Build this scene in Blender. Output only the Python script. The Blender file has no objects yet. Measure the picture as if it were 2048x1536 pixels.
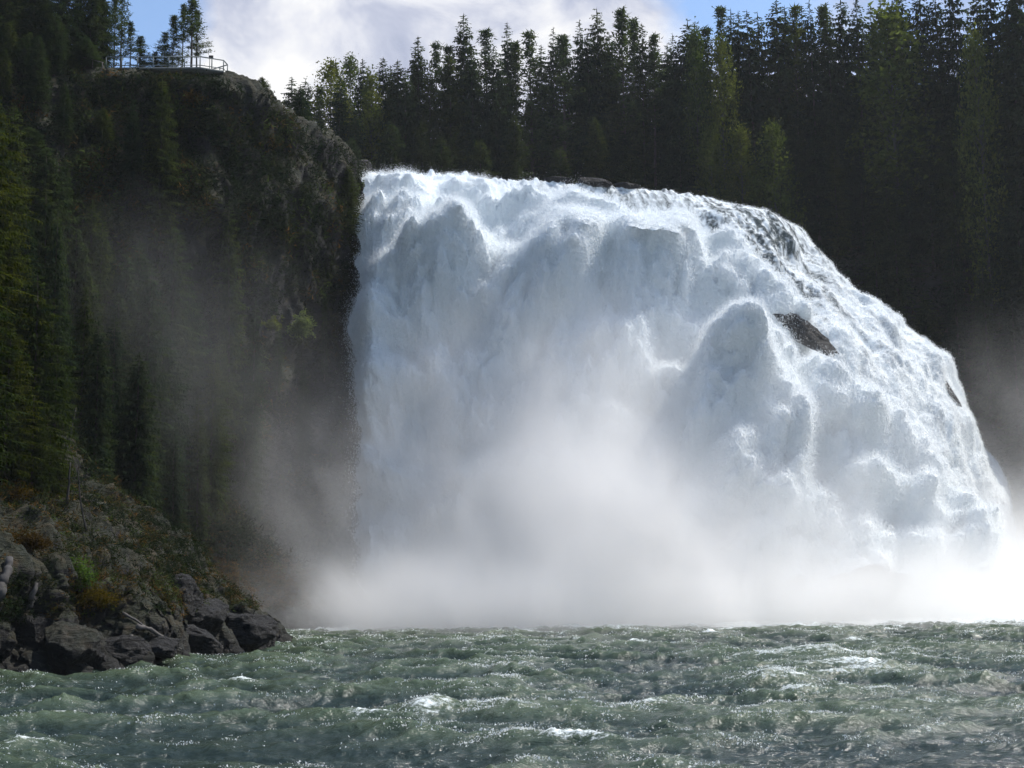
import bpy, math, random
import numpy as np
from mathutils import Vector, Matrix

random.seed(7)
RNG = np.random.default_rng(7)
R = math.radians
C = bpy.context.scene.collection
scene = bpy.context.scene

# ----------------------------------------------------------------- camera model (photo is 2048 x 1536)
F = 1024 / math.tan(R(20.0))
CAM_Z = 4.5
PITCH = math.atan(404.0 / F)
CT, ST = math.cos(PITCH), math.sin(PITCH)
ROLL = R(0.7)
CR, SR = math.cos(ROLL), math.sin(ROLL)


def project(p):
    """world points (N,3) -> photo pixels"""
    p = np.asarray(p, float)
    x, y, z = p[..., 0], p[..., 1], p[..., 2] - CAM_Z
    dep = y * CT + z * ST
    up = -y * ST + z * CT
    dx, dy = F * x / dep, -F * up / dep
    return 1024 + dx * CR + dy * SR, 768 - dx * SR + dy * CR


def unroll(px, py):
    dx, dy = px - 1024, py - 768
    return (dx * CR - dy * SR) / F, -(dx * SR + dy * CR) / F


def at_y(px, py, y):
    """world point on the plane at distance y seen at a photo pixel"""
    a, b = unroll(px, py)
    dy = CT - b * ST
    dz = ST + b * CT
    t = y / dy
    return np.array([a * t, y, CAM_Z + dz * t])


def at_z(px, py, z):
    a, b = unroll(px, py)
    dy = CT - b * ST
    dz = ST + b * CT
    t = (z - CAM_Z) / dz
    return np.array([a * t, dy * t, z])


# ----------------------------------------------------------------- numpy noise
def _h(ix, iy, iz, seed):
    n = (ix * 374761393 + iy * 668265263 + iz * 1274126177 + seed * 974634777) & 0xFFFFFFFF
    n = ((n ^ (n >> 13)) * 1274126177) & 0xFFFFFFFF
    n = ((n ^ (n >> 16)) * 2246822519) & 0xFFFFFFFF
    return n ^ (n >> 15)


def noise3(p, seed=0):
    """gradient noise about -1..1"""
    p = np.asarray(p, float)
    i = np.floor(p).astype(np.int64)
    f = p - i
    w = f * f * f * (f * (f * 6 - 15) + 10)
    out = np.zeros(p.shape[0])
    for dx in (0, 1):
        wx = w[:, 0] if dx else 1 - w[:, 0]
        for dy in (0, 1):
            wy = w[:, 1] if dy else 1 - w[:, 1]
            for dz in (0, 1):
                wz = w[:, 2] if dz else 1 - w[:, 2]
                h = _h(i[:, 0] + dx, i[:, 1] + dy, i[:, 2] + dz, seed)
                gx = (h & 1023) / 511.5 - 1
                gy = ((h >> 10) & 1023) / 511.5 - 1
                gz = ((h >> 20) & 1023) / 511.5 - 1
                out += wx * wy * wz * (gx * (f[:, 0] - dx) + gy * (f[:, 1] - dy) + gz * (f[:, 2] - dz))
    return out * 1.5


def fbm(p, oct=4, seed=0, gain=0.5):
    p = np.asarray(p, float)
    s = np.zeros(p.shape[0])
    a = 1.0
    for o in range(oct):
        s += a * noise3(p * 2 ** o + o * 17.3, seed + o)
        a *= gain
    return s


def smooth(a, b, x):
    t = np.clip((x - a) / (b - a), 0, 1)
    return t * t * (3 - 2 * t)


# ----------------------------------------------------------------- object helpers
def mesh_obj(name, verts, faces, mat=None, parent=None, smooth_shade=False, attrs=None):
    """faces: (N,3) or (N,4) int array"""
    verts = np.ascontiguousarray(verts, dtype=np.float32)
    faces = np.ascontiguousarray(faces, dtype=np.int32)
    me = bpy.data.meshes.new(name)
    k = faces.shape[1]
    n = faces.shape[0]
    me.vertices.add(len(verts))
    me.vertices.foreach_set('co', verts.ravel())
    me.loops.add(n * k)
    me.loops.foreach_set('vertex_index', faces.ravel())
    me.polygons.add(n)
    me.polygons.foreach_set('loop_start', np.arange(0, n * k, k, dtype=np.int32))
    if smooth_shade:
        me.polygons.foreach_set('use_smooth', np.ones(n, dtype=bool))
    for an, (dom, typ, data) in (attrs or {}).items():
        at = me.attributes.new(an, typ, dom)
        d = np.ascontiguousarray(data, dtype=np.float32)
        at.data.foreach_set('color' if typ == 'FLOAT_COLOR' else 'value', d.ravel())
    me.update()
    me.validate()
    if mat:
        me.materials.append(mat)
    o = bpy.data.objects.new(name, me)
    C.objects.link(o)
    if parent:
        o.parent = parent
    return o


def grid_faces(nu, nv):
    i = np.arange(nu * nv).reshape(nv, nu)
    a = i[:-1, :-1].ravel(); b = i[:-1, 1:].ravel(); c = i[1:, 1:].ravel(); d = i[1:, :-1].ravel()
    return np.stack([a, b, c, d], 1)


def empty(name, loc=(0, 0, 0), rz=0.0):
    o = bpy.data.objects.new(name, None)
    o.empty_display_size = 0.3
    C.objects.link(o)
    o.location = loc
    o.rotation_euler = (0, 0, rz)
    return o


def tag(o, label=None, cat=None, group=None, kind=None):
    if label: o['label'] = label
    if cat: o['category'] = cat
    if group: o['group'] = group
    if kind: o['kind'] = kind
    return o


class Geo:
    """collects triangles / quads"""
    def __init__(s):
        s.v = []; s.f = []

    def tri(s, a, b, c):
        n = len(s.v); s.v += [a, b, c]; s.f.append((n, n + 1, n + 2))

    def tube(s, pts, rad, sides=6):
        pts = [Vector(p) for p in pts]
        n0 = len(s.v)
        for i, p in enumerate(pts):
            d = (pts[min(i + 1, len(pts) - 1)] - pts[max(i - 1, 0)]).normalized()
            u = d.orthogonal().normalized(); w = d.cross(u)
            r = rad[i] if hasattr(rad, '__len__') else rad
            for k in range(sides):
                t = 2 * math.pi * k / sides
                s.v.append(tuple(p + (u * math.cos(t) + w * math.sin(t)) * r))
        for i in range(len(pts) - 1):
            for k in range(sides):
                a = n0 + i * sides + k; b = n0 + i * sides + (k + 1) % sides
                s.f.append((a, b, b + sides)); s.f.append((a, b + sides, a + sides))
        for base, flip in ((n0, True), (n0 + (len(pts) - 1) * sides, False)):
            for k in range(1, sides - 1):
                t = (base, base + k, base + k + 1)
                s.f.append(t[::-1] if flip else t)

    def box(s, c, size, rz=0.0):
        n = len(s.v); cx, cy, cz = c; hx, hy, hz = [q / 2 for q in size]
        co, si = math.cos(rz), math.sin(rz)
        for dz in (-hz, hz):
            for dx, dy in ((-hx, -hy), (hx, -hy), (hx, hy), (-hx, hy)):
                s.v.append((cx + dx * co - dy * si, cy + dx * si + dy * co, cz + dz))
        for q in ((3, 2, 1, 0), (4, 5, 6, 7), (0, 1, 5, 4), (1, 2, 6, 5), (2, 3, 7, 6), (3, 0, 4, 7)):
            s.f.append((n + q[0], n + q[1], n + q[2])); s.f.append((n + q[0], n + q[2], n + q[3]))

    def build(s, name, mat, parent=None, smooth_shade=False, attrs=None):
        return mesh_obj(name, np.array(s.v), np.array(s.f), mat, parent, smooth_shade, attrs)


# ----------------------------------------------------------------- materials
class NT:
    def __init__(s, name, tree=None):
        if tree is None:
            s.m = bpy.data.materials.new(name); s.m.use_nodes = True; s.t = s.m.node_tree
        else:
            s.m = None; s.t = tree
        s.t.nodes.clear()

    def n(s, typ, ins=None, **kw):
        nd = s.t.nodes.new(typ)
        for k, v in kw.items():
            setattr(nd, k, v)
        for k, v in (ins or {}).items():
            sock = nd.inputs[k]
            if hasattr(v, 'node') or hasattr(v, 'is_linked'):
                s.t.links.new(v, sock)
            else:
                sock.default_value = v
        return nd

    def math(s, op, a, b=0.0, c=None, clamp=False):
        d = {0: a, 1: b}
        if c is not None: d[2] = c
        return s.n('ShaderNodeMath', d, operation=op, use_clamp=clamp).outputs[0]

    def vec(s, op, a, b=(0, 0, 0), out=0):
        return s.n('ShaderNodeVectorMath', {0: a, 1: b}, operation=op).outputs[out]

    def noise(s, vec, scale, detail=4, rough=0.55, dist=0.0):
        return s.n('ShaderNodeTexNoise', {'Vector': vec, 'Scale': scale, 'Detail': detail, 'Roughness': rough, 'Distortion': dist}).outputs[0]

    def ramp(s, fac, stops):
        nd = s.n('ShaderNodeValToRGB', {0: fac})
        el = nd.color_ramp.elements
        while len(el) < len(stops): el.new(0.5)
        for e, (p, c) in zip(el, stops):
            e.position = p; e.color = (*c, 1) if len(c) == 3 else c
        return nd.outputs[0]

    def mix(s, fac, a, b, blend='MIX'):
        nd = s.n('ShaderNodeMix', None, data_type='RGBA', blend_type=blend)
        for sock, v in ((nd.inputs[0], fac), (nd.inputs[6], a), (nd.inputs[7], b)):
            if hasattr(v, 'node'): s.t.links.new(v, sock)
            else: sock.default_value = v if not isinstance(v, tuple) or len(v) == 4 else (*v, 1)
        return nd.outputs[2]

    def rng(s, v, a, b, c=0.0, d=1.0):
        return s.n('ShaderNodeMapRange', {0: v, 1: a, 2: b, 3: c, 4: d}, clamp=True).outputs[0]

    def out(s, surf=None, vol=None):
        o = s.t.nodes.new('ShaderNodeOutputMaterial')
        if surf: s.t.links.new(surf, o.inputs[0])
        if vol: s.t.links.new(vol, o.inputs[1])
        return s.m


def foliage_mat(name, c1, c2, trans=0.3, warm=None):
    t = NT(name)
    rnd = t.n('ShaderNodeObjectInfo').outputs['Random']
    pos = t.n('ShaderNodeNewGeometry').outputs['Position']
    nz = t.noise(pos, 0.55, 4, 0.65)
    isl = t.n('ShaderNodeNewGeometry').outputs['Random Per Island']
    col = t.mix(t.rng(nz, 0.35, 0.65), c1, c2)
    col = t.mix(0.6, col, t.ramp(isl, [(0.0, (0.45,) * 3), (1.0, (1.6,) * 3)]), 'MULTIPLY')
    col = t.mix(1.0, col, t.ramp(rnd, [(0.0, (0.65, 0.75, 0.8)), (0.5, (1.0, 1.0, 1.0)), (1.0, (1.3, 1.15, 0.8))]), 'MULTIPLY')
    d = t.n('ShaderNodeBsdfDiffuse', {0: col}).outputs[0]
    tr = t.n('ShaderNodeBsdfTranslucent', {0: t.mix(1.0, col, (1.2, 1.25, 0.6), 'MULTIPLY')}).outputs[0]
    return t.out(t.n('ShaderNodeMixShader', {0: trans, 1: d, 2: tr}).outputs[0])


M = {}
M['spruce'] = foliage_mat('spruce_needles', (0.023, 0.039, 0.024), (0.046, 0.062, 0.031), 0.40)
M['pine'] = foliage_mat('pine_needles', (0.030, 0.048, 0.022), (0.060, 0.078, 0.036), 0.40)
M['near'] = foliage_mat('near_needles', (0.018, 0.031, 0.011), (0.048, 0.060, 0.017), 0.42)
M['birch'] = foliage_mat('birch_leaves', (0.055, 0.075, 0.018), (0.10, 0.115, 0.036), 0.45)


def bark_mat(name, c):
    t = NT(name)
    pos = t.n('ShaderNodeNewGeometry').outputs['Position']
    nz = t.noise(pos, 3.0, 5, 0.7)
    col = t.mix(nz, tuple(q * 0.5 for q in c), tuple(q * 1.5 for q in c))
    b = t.n('ShaderNodeBump', {'Strength': 0.6, 'Distance': 0.05, 'Height': nz}).outputs[0]
    return t.out(t.n('ShaderNodeBsdfPrincipled', {'Base Color': col, 'Roughness': 0.9, 'Normal': b}).outputs[0])


M['bark'] = bark_mat('conifer_bark', (0.05, 0.04, 0.032))
M['pale_bark'] = bark_mat('pale_bark', (0.05, 0.048, 0.042))
M['dead_wood'] = bark_mat('dead_wood', (0.022, 0.019, 0.017))
M['drift_wood'] = bark_mat('drift_wood', (0.08, 0.072, 0.066))
M['old_wood'] = bark_mat('old_wood', (0.045, 0.042, 0.04))
M['timber'] = bark_mat('timber', (0.16, 0.17, 0.16))


def terrain_mat(name, wet_top=5.0, grass=1.0, dark=1.0):
    t = NT(name)
    g = t.n('ShaderNodeNewGeometry')
    pos = g.outputs['Position']
    nz_ = t.n('ShaderNodeSeparateXYZ', {0: g.outputs['Normal']}).outputs[2]
    z = t.n('ShaderNodeSeparateXYZ', {0: pos}).outputs[2]
    strat = t.n('ShaderNodeMapping', {'Vector': pos, 'Rotation': (0.35, 0.5, 0.2), 'Scale': (0.5, 0.5, 2.2)}).outputs[0]
    n1 = t.noise(strat, 0.9, 9, 0.68, 0.4)
    n2 = t.noise(pos, 0.22, 6, 0.6)
    n3 = t.noise(pos, 1.7, 8, 0.7)
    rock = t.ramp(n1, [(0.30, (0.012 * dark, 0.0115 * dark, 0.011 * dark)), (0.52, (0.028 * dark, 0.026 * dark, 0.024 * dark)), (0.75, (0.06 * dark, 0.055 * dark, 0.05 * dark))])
    veg = t.ramp(t.noise(pos, 0.8, 8, 0.7), [(0.3, (0.010, 0.014, 0.006)), (0.46, (0.018, 0.022, 0.009)), (0.57, (0.034, 0.030, 0.012)), (0.68, (0.060, 0.038, 0.016)), (0.8, (0.020, 0.026, 0.010))])
    up = t.math('ADD', nz_, t.math('MULTIPLY', t.math('SUBTRACT', n2, 0.5), 1.6))
    up = t.math('ADD', up, t.math('MULTIPLY', t.math('SUBTRACT', n3, 0.5), 0.9))
    hgt = t.rng(t.math('ADD', z, t.math('MULTIPLY', n2, 5.0)), wet_top - 1.0, wet_top + 3.0)
    vf = t.math('MULTIPLY', t.math('MULTIPLY', t.rng(up, 0.0, 0.32), hgt), grass, clamp=True)
    col = t.mix(vf, rock, veg)
    wet = t.math('SUBTRACT', 1.0, hgt)
    shiny = t.math('MULTIPLY', t.rng(t.noise(pos, 2.6, 4, 0.6), 0.56, 0.66), t.math('ADD', t.math('MULTIPLY', wet, 0.8), 0.2))
    rough = t.math('SUBTRACT', 0.85, t.math('MULTIPLY', shiny, 0.68))
    col = t.mix(t.math('MULTIPLY', wet, 0.6), col, (0.008, 0.008, 0.008))
    hb = t.math('ADD', t.math('MULTIPLY', n1, 1.0), t.math('MULTIPLY', n3, 0.5))
    b = t.n('ShaderNodeBump', {'Strength': 1.0, 'Distance': 0.9, 'Height': hb}).outputs[0]
    return t.out(t.n('ShaderNodeBsdfPrincipled', {'Base Color': col, 'Roughness': rough, 'Normal': b, 'Specular IOR Level': 0.4}).outputs[0])


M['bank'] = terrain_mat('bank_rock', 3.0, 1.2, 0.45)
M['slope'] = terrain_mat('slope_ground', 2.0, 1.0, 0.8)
M['wet_rock'] = terrain_mat('wet_rock', 400.0, 1.0, 0.7)
M['slick_rock'] = terrain_mat('slick_rock', 400.0, 1.0, 1.1)

# ----------------------------------------------------------------- sun, sky, camera
SUN_AZ, SUN_EL = R(67), R(56)      # azimuth to the right of the view direction (+Y)
sd = Vector((math.cos(SUN_EL) * math.sin(SUN_AZ), math.cos(SUN_EL) * math.cos(SUN_AZ), math.sin(SUN_EL)))
L = bpy.data.lights.new('sun', 'SUN'); L.energy = 5.0; L.angle = R(0.53); L.color = (1.0, 0.955, 0.89)
lo = bpy.data.objects.new('sun', L); C.objects.link(lo)
lo.rotation_euler = (-sd).to_track_quat('-Z', 'Y').to_euler(); lo.location = (60, 60, 150)

w = bpy.data.worlds.new('World'); scene.world = w; w.use_nodes = True
t = NT('w', w.node_tree)
sky = t.n('ShaderNodeTexSky', sky_type='NISHITA', sun_disc=False, sun_elevation=SUN_EL, sun_rotation=SUN_AZ, altitude=700.0, air_density=1.0, dust_density=0.6, ozone_density=1.5)
skybg = t.n('ShaderNodeBackground', {0: sky.outputs[0], 1: 0.17}).outputs[0]
d = t.n('ShaderNodeTexCoord').outputs['Generated']
sep = t.n('ShaderNodeSeparateXYZ', {0: d})
dz = t.math('MAXIMUM', sep.outputs[2], 0.0)
flat = t.n('ShaderNodeVectorMath', {0: d, 1: (1.0, 1.0, 1.7)}, operation='MULTIPLY').outputs[0]
c1 = t.noise(t.vec('ADD', flat, (3.1, 0.7, 0.2)), 3.6, 10, 0.6, 0.3)
c2 = t.noise(t.vec('ADD', flat, (1.3, 5.7, 2.2)), 7.5, 9, 0.58, 0.5)


def lobe(px, py, rad):
    a = (px - 1024) / F; b = (768 - py) / F
    v = Vector((a, CT - b * ST, ST + b * CT)).normalized()
    dd = t.vec('DISTANCE', d, tuple(v), 1)
    return t.rng(dd, rad, 0.0, 0.0, 1.0)


cov = t.math('ADD', c1, t.math('MULTIPLY', lobe(760, 40, 0.42), 0.42))
cov = t.math('ADD', cov, t.math('MULTIPLY', t.math('SUBTRACT', c2, 0.5), 0.22))
cov = t.math('SUBTRACT', cov, t.math('MULTIPLY', lobe(285, 70, 0.065), 0.42))
cov = t.math('SUBTRACT', cov, t.math('MULTIPLY', lobe(1490, -25, 0.075), 0.55))
cov = t.math('SUBTRACT', cov, t.math('MULTIPLY', lobe(180, -40, 0.08), 0.2))
cov = t.math('SUBTRACT', cov, t.math('MULTIPLY', t.rng(dz, 0.45, 0.8), 0.22))
cmask = t.rng(cov, 0.46, 0.70)
shade = t.math('ADD', t.math('MULTIPLY', c2, 1.35), t.math('MULTIPLY', cov, 0.10))
ccol = t.ramp(t.math('ADD', shade, 0.0), [(0.54, (0.40, 0.45, 0.62)), (0.68, (0.60, 0.64, 0.78)), (0.78, (0.84, 0.86, 0.94)), (0.89, (1.05, 1.05, 1.05))])
cloudbg = t.n('ShaderNodeBackground', {0: ccol, 1: 0.80}).outputs[0]
wm = t.n('ShaderNodeMixShader', {0: cmask, 1: skybg, 2: cloudbg}).outputs[0]
wo = t.n('ShaderNodeOutputWorld'); t.t.links.new(wm, wo.inputs[0])

cam = bpy.data.cameras.new('camera'); cam.sensor_width = 36.0; cam.lens = 18 / math.tan(R(20)); cam.clip_end = 6000; cam.clip_start = 0.5
co = bpy.data.objects.new('camera', cam); C.objects.link(co)
co.matrix_world = Matrix.Translation((0, 0, CAM_Z)) @ Matrix.Rotation(R(90) + PITCH, 4, 'X') @ Matrix.Rotation(-ROLL, 4, 'Z')
scene.camera = co
scene.view_settings.view_transform = 'Standard'
scene.view_settings.look = 'None'
scene.view_settings.exposure = 0.28
scene.view_settings.gamma = 1.0
scene.cycles.max_bounces = 20
scene.cycles.diffuse_bounces = 7
scene.cycles.glossy_bounces = 2
scene.cycles.transmission_bounces = 3
scene.cycles.volume_bounces = 16
scene.cycles.transparent_max_bounces = 12
scene.cycles.volume_step_rate = 0.5
scene.cycles.volume_max_steps = 256
scene.cycles.use_denoising = True
scene.cycles.use_adaptive_sampling = True
scene.cycles.adaptive_threshold = 0.025
scene.cycles.sample_clamp_indirect = 6.0


# ----------------------------------------------------------------- lofted terrain
def resample(pts, n):
    pts = np.array(pts, float)
    s = np.r_[0, np.cumsum(np.linalg.norm(np.diff(pts, axis=0), axis=1))]
    k = np.linspace(0, len(pts) - 1, n)              # by control point index: contours keep correspondence
    idx = np.arange(len(pts))
    out = np.stack([np.interp(k, idx, pts[:, j]) for j in range(pts.shape[1])], 1)
    for _ in range(6):
        out[1:-1] = (out[:-2] + 2 * out[1:-1] + out[2:]) / 4
    return out


def loft(contours, n, rows):
    """contours: list of (z, pts); rows: subdivisions between consecutive contours"""
    cs = [np.c_[resample(p, n), np.full(n, z)] for z, p in contours]
    out = []
    for a, b, m in zip(cs[:-1], cs[1:], rows):
        for k in range(m):
            f = k / m
            out.append(a * (1 - f) + b * f)
    out.append(cs[-1])
    return np.array(out)          # (rows, n, 3)


def grid_normals(g):
    du = np.gradient(g, axis=1); dv = np.gradient(g, axis=0)
    nn = np.cross(du, dv)
    nn /= np.maximum(np.linalg.norm(nn, axis=2, keepdims=True), 1e-9)
    return nn


def rough_up(g, amps, sign, seed):
    nn = grid_normals(g) * sign
    p = g.reshape(-1, 3)
    dsp = np.zeros(len(p))
    for (size, amp, ridged, zs) in amps:
        q = p / size; q = q * np.array([1, 1, zs])
        nz = noise3(q, seed); seed += 1
        dsp += amp * ((0.5 - np.abs(nz)) if ridged else nz)
    return g + nn * dsp.reshape(g.shape[:2])[..., None]


left_c = [
    (-2.5, [(-34, 10), (-31, 50), (-27, 74), (-20.5, 81), (-21, 90), (-20.5, 100), (-18.2, 112), (-22, 118), (-26, 134), (-20, 149), (-18.5, 160), (-16, 172), (-14, 192)]),
    (1.0, [(-36, 10), (-33, 50), (-29.5, 75), (-22.5, 83.5), (-22.5, 91), (-21.5, 100), (-18.9, 112), (-23.5, 118.5), (-28, 134), (-22, 150), (-19.5, 160), (-17, 172), (-15, 192)]),
    (5.5, [(-40, 10), (-34.5, 54), (-28.8, 76.5), (-24.2, 85), (-26, 95), (-26, 103), (-24.5, 112), (-29.5, 120), (-33, 135), (-25.8, 150), (-22.5, 162), (-18, 176), (-16, 194)]),
    (14, [(-50, 10), (-45, 55), (-40, 80), (-36.5, 91), (-36, 98), (-36, 106), (-36, 114), (-40, 124), (-41, 134), (-33.5, 149), (-26, 162), (-19.3, 178), (-17, 195)]),
    (30, [(-64, 10), (-60, 60), (-56, 88), (-52, 101), (-51, 108), (-50, 115), (-49.5, 124), (-48.5, 132), (-44, 140), (-36, 149), (-28, 159), (-19.8, 180), (-18, 196)]),
    (60.0, [(-90, 10), (-86, 70), (-80, 105), (-73, 126), (-67, 138), (-60, 146), (-53, 149.5), (-46, 150), (-38, 150), (-32, 151), (-27.5, 162), (-20.0, 182.5), (-19, 198)]),
    (61.2, [(-100, 10), (-96, 75), (-88, 112), (-79, 132), (-72, 144), (-62, 150), (-54, 151.5), (-46, 151.6), (-38, 151.6), (-33, 153), (-29, 163), (-21.2, 185), (-20.5, 200)]),
    (62.5, [(-180, 10), (-180, 60), (-180, 90), (-180, 120), (-150, 160), (-120, 180), (-80, 182), (-60, 184), (-44, 184), (-38, 186), (-36, 188), (-32, 193), (-30, 200)]),
]
LG = loft(left_c, 1100, [12, 50, 80, 70, 80, 12, 24])
LG = rough_up(LG, [(14, 2.2, False, 1), (6.0, 1.9, True, 0.6), (2.6, 1.5, True, 0.45), (1.1, 0.7, True, 0.6), (0.55, 0.34, True, 0.8), (0.28, 0.10, False, 1)], 1.0, 11)
right_c = [
    (-2.5, [(80, 20), (86, 80), (88, 130), (90, 160), (88, 190), (80, 210), (62, 222), (48, 227), (38, 230), (0, 232), (-60, 234), (-160, 236)]),
    (20, [(98, 20), (98, 90), (97, 140), (96, 175), (92, 198), (82, 216), (64, 226), (49, 230), (38, 232), (0, 234), (-60, 236), (-160, 238)]),
    (58, [(124, 20), (120, 100), (116, 155), (110, 190), (98, 216), (80, 228), (62, 232), (48, 233), (38, 234.5), (0, 235), (-60, 237), (-160, 240)]),
    (66, [(130, 20), (126, 100), (120, 160), (112, 198), (98, 224), (80, 236), (62, 240), (48, 241), (38, 241), (0, 240), (-60, 242), (-160, 245)]),
    (82, [(178, 20), (174, 100), (165, 170), (148, 225), (118, 256), (90, 266), (66, 272), (48, 275), (36, 276), (0, 278), (-60, 282), (-160, 285)]),
    (96, [(270, 20), (270, 100), (262, 190), (230, 275), (175, 315), (120, 340), (80, 350), (50, 355), (30, 360), (0, 370), (-60, 380), (-200, 390)]),
]
RG = loft(right_c, 380, [26, 46, 12, 30, 20])
RG = rough_up(RG, [(22, 3.0, False, 1), (8, 1.6, True, 0.6), (3.2, 0.8, True, 0.6), (1.3, 0.35, True, 0.8)], 1.0, 31)

nearm = smooth(122, 114, LG[..., 1]) * smooth(8, 3, LG[..., 2])
nn_ = grid_normals(LG)
q_ = LG.reshape(-1, 3)
jag = -0.5 + 1.5 * (0.5 - np.abs(noise3(q_ / np.array([3.2, 3.2, 5.5]), 211))) + 0.9 * (0.5 - np.abs(noise3(q_ / np.array([1.4, 1.4, 2.6]), 212))) + 0.4 * (0.5 - np.abs(noise3(q_ / 0.7, 213)))
LG = LG + nn_ * (nearm * jag.reshape(LG.shape[:2]))[..., None]
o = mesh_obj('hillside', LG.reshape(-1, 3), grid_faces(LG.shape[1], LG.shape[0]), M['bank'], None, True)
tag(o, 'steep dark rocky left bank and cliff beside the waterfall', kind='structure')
o = mesh_obj('hill', RG.reshape(-1, 3), grid_faces(RG.shape[1], RG.shape[0]), M['slope'], None, True)
tag(o, 'forested right bank and ridge behind the waterfall', kind='structure')

# wide ground reaching the horizon, below the river bed
gv = np.array([(-2500, -1500, -4), (2500, -1500, -4), (2500, 3500, -4), (-2500, 3500, -4)])
o = mesh_obj('ground', gv, np.array([(0, 1, 2, 3)]), M['slope'])
tag(o, 'ground below and beyond the river valley', kind='structure')


class Ground:
    def __init__(s, *grids):
        s.p = np.concatenate([g.reshape(-1, 3) for g in grids])

    def z(s, x, y):
        d2 = (s.p[:, 0] - x) ** 2 + (s.p[:, 1] - y) ** 2
        k = np.argpartition(d2, 4)[:4]
        return float(s.p[k, 2].mean())


GL = Ground(LG); GR = Ground(RG[:])

# ----------------------------------------------------------------- waterfall
lip_p = np.array([(-20.6, 183.2), (-17, 184), (-10, 185.2), (0, 187), (12, 190), (23, 193.5), (31, 199), (36, 206), (38.5, 215), (39.5, 224), (40, 234)], float)
lip_n = np.array([(0.16, -1), (0.10, -1), (0.02, -1), (0.0, -1), (0.12, -1), (0.38, -0.92), (0.68, -0.73), (0.95, -0.3), (1, 0.02), (1, 0.2), (1, 0.4)], float)
NU, NV = 760, 560
k = np.linspace(0, len(lip_p) - 1, NU)


def cr(tab):
    idx = np.arange(len(tab))
    out = np.stack([np.interp(k, idx, tab[:, j]) for j in range(tab.shape[1])], 1)
    for _ in range(700):
        out[1:-1] = (out[:-2] + 2 * out[1:-1] + out[2:]) / 4
    return out


lp = cr(lip_p); ln = cr(lip_n); ln /= np.linalg.norm(ln, axis=1, keepdims=True)
u = np.linspace(0, 1, NU)
prof = {
    0.0: [(-7, 0.3), (-3, 0.3), (0, 0), (3.5, -2), (6.2, -6), (8.5, -11), (10.6, -17.5), (12.5, -25.5), (14.2, -35), (15.6, -47), (16.5, -62)],
    0.42: [(-7, 0.4), (-3, 0.3), (0, 0), (4.5, -2.2), (8.5, -6.5), (12.5, -12.5), (16.5, -19.5), (20.5, -27), (24.5, -35.5), (28, -46), (31, -62)],
    0.62: [(-7, 0.4), (-3, 0.3), (0, 0), (5, -2.0), (10, -6.5), (14, -11.5), (19.5, -18), (24, -25), (28, -36), (31, -48), (34, -62)],
    0.80: [(-7, 0.5), (-3, 0.3), (0, 0), (8.8, -2.4), (14.2, -7.4), (16.2, -11.6), (23.0, -14.8), (31.8, -20.8), (33.4, -28.5), (37, -40), (41, -62)],
    1.0: [(-7, 0.5), (-3, 0.3), (0, 0), (8.8, -2.4), (14.2, -7.4), (16.2, -11.6), (23.0, -14.8), (31.8, -20.8), (33.4, -28.5), (37, -40), (41, -62)],
}
keys = sorted(prof); arr = np.array([prof[q] for q in keys], float)       # (nk, np, 2)
vv = np.linspace(0, 1, NV)
vi = vv * (arr.shape[1] - 1)
pr = np.zeros((len(keys), NV, 2))
for a in range(len(keys)):
    for j in range(2):
        c = np.interp(vi, np.arange(arr.shape[1]), arr[a, :, j])
        for _ in range(45):
            c[1:-1] = (c[:-2] + 2 * c[1:-1] + c[2:]) / 4
        pr[a, :, j] = c
PU = np.zeros((NV, NU, 2))
for j in range(2):
    for r in range(NV):
        PU[r, :, j] = np.interp(u, keys, pr[:, r, j])
base = np.zeros((NV, NU, 3))
base[..., 0] = lp[None, :, 0] + ln[None, :, 0] * PU[..., 0]
base[..., 1] = lp[None, :, 1] + ln[None, :, 1] * PU[..., 0]
base[..., 2] = 60.0 + PU[..., 1]
nrm = -grid_normals(base)
if nrm[NV // 2, NU // 3, 1] > 0: nrm = -nrm
px, py = project(base)
P = base.reshape(-1, 3)
fx, fy = px.ravel(), py.ravel()
uu = np.tile(u, NV); vr = np.repeat(vv, NU)
right = smooth(0.5, 0.8, uu)
T1 = np.interp(fx, [735, 860, 960, 1060, 1130, 1200, 1300, 1420, 1500, 1560, 1620, 1660, 1720, 1800, 1880, 2048],
               [250, 300, 345, 400, 450, 490, 520, 545, 590, 650, 760, 860, 950, 1050, 1150, 1400])
wob = noise3(P / 3.0, 61) * 22 + noise3(P / 1.2, 62) * 9
m1 = smooth(-8, 55, fy - T1 + wob)
T2 = np.interp(fx, [1300, 1345, 1370, 1450, 1560, 1640, 1720, 1790, 1880, 2048], [1500, 1000, 800, 770, 830, 880, 925, 1000, 1100, 1300])
m2 = smooth(-8, 60, fy - T2 + wob)
lead = smooth(0.20, 0.32, vr)            # little relief on the flat approach
lipf = 0.25 + 0.75 * lead
mass = m1
amp_b = (0.75 + 0.25 * mass) * (1 - 0.25 * right * (1 - mass))


def billow(p, seed): return np.abs(noise3(p, seed))


def puffs(p, seed):
    """rounded cauliflower cells, 0..1"""
    i = np.floor(p).astype(np.int64); f = p - i
    best = np.full(len(p), 9.0)
    for dx in (-1, 0, 1):
        for dy in (-1, 0, 1):
            for dz in (-1, 0, 1):
                h = _h(i[:, 0] + dx, i[:, 1] + dy, i[:, 2] + dz, seed)
                d2 = (dx + (h & 1023) / 1023.0 - f[:, 0]) ** 2 + (dy + ((h >> 10) & 1023) / 1023.0 - f[:, 1]) ** 2 + (dz + ((h >> 20) & 1023) / 1023.0 - f[:, 2]) ** 2
                best = np.minimum(best, d2)
    return np.sqrt(np.clip(1 - best / 0.80, 0, 1))


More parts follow.
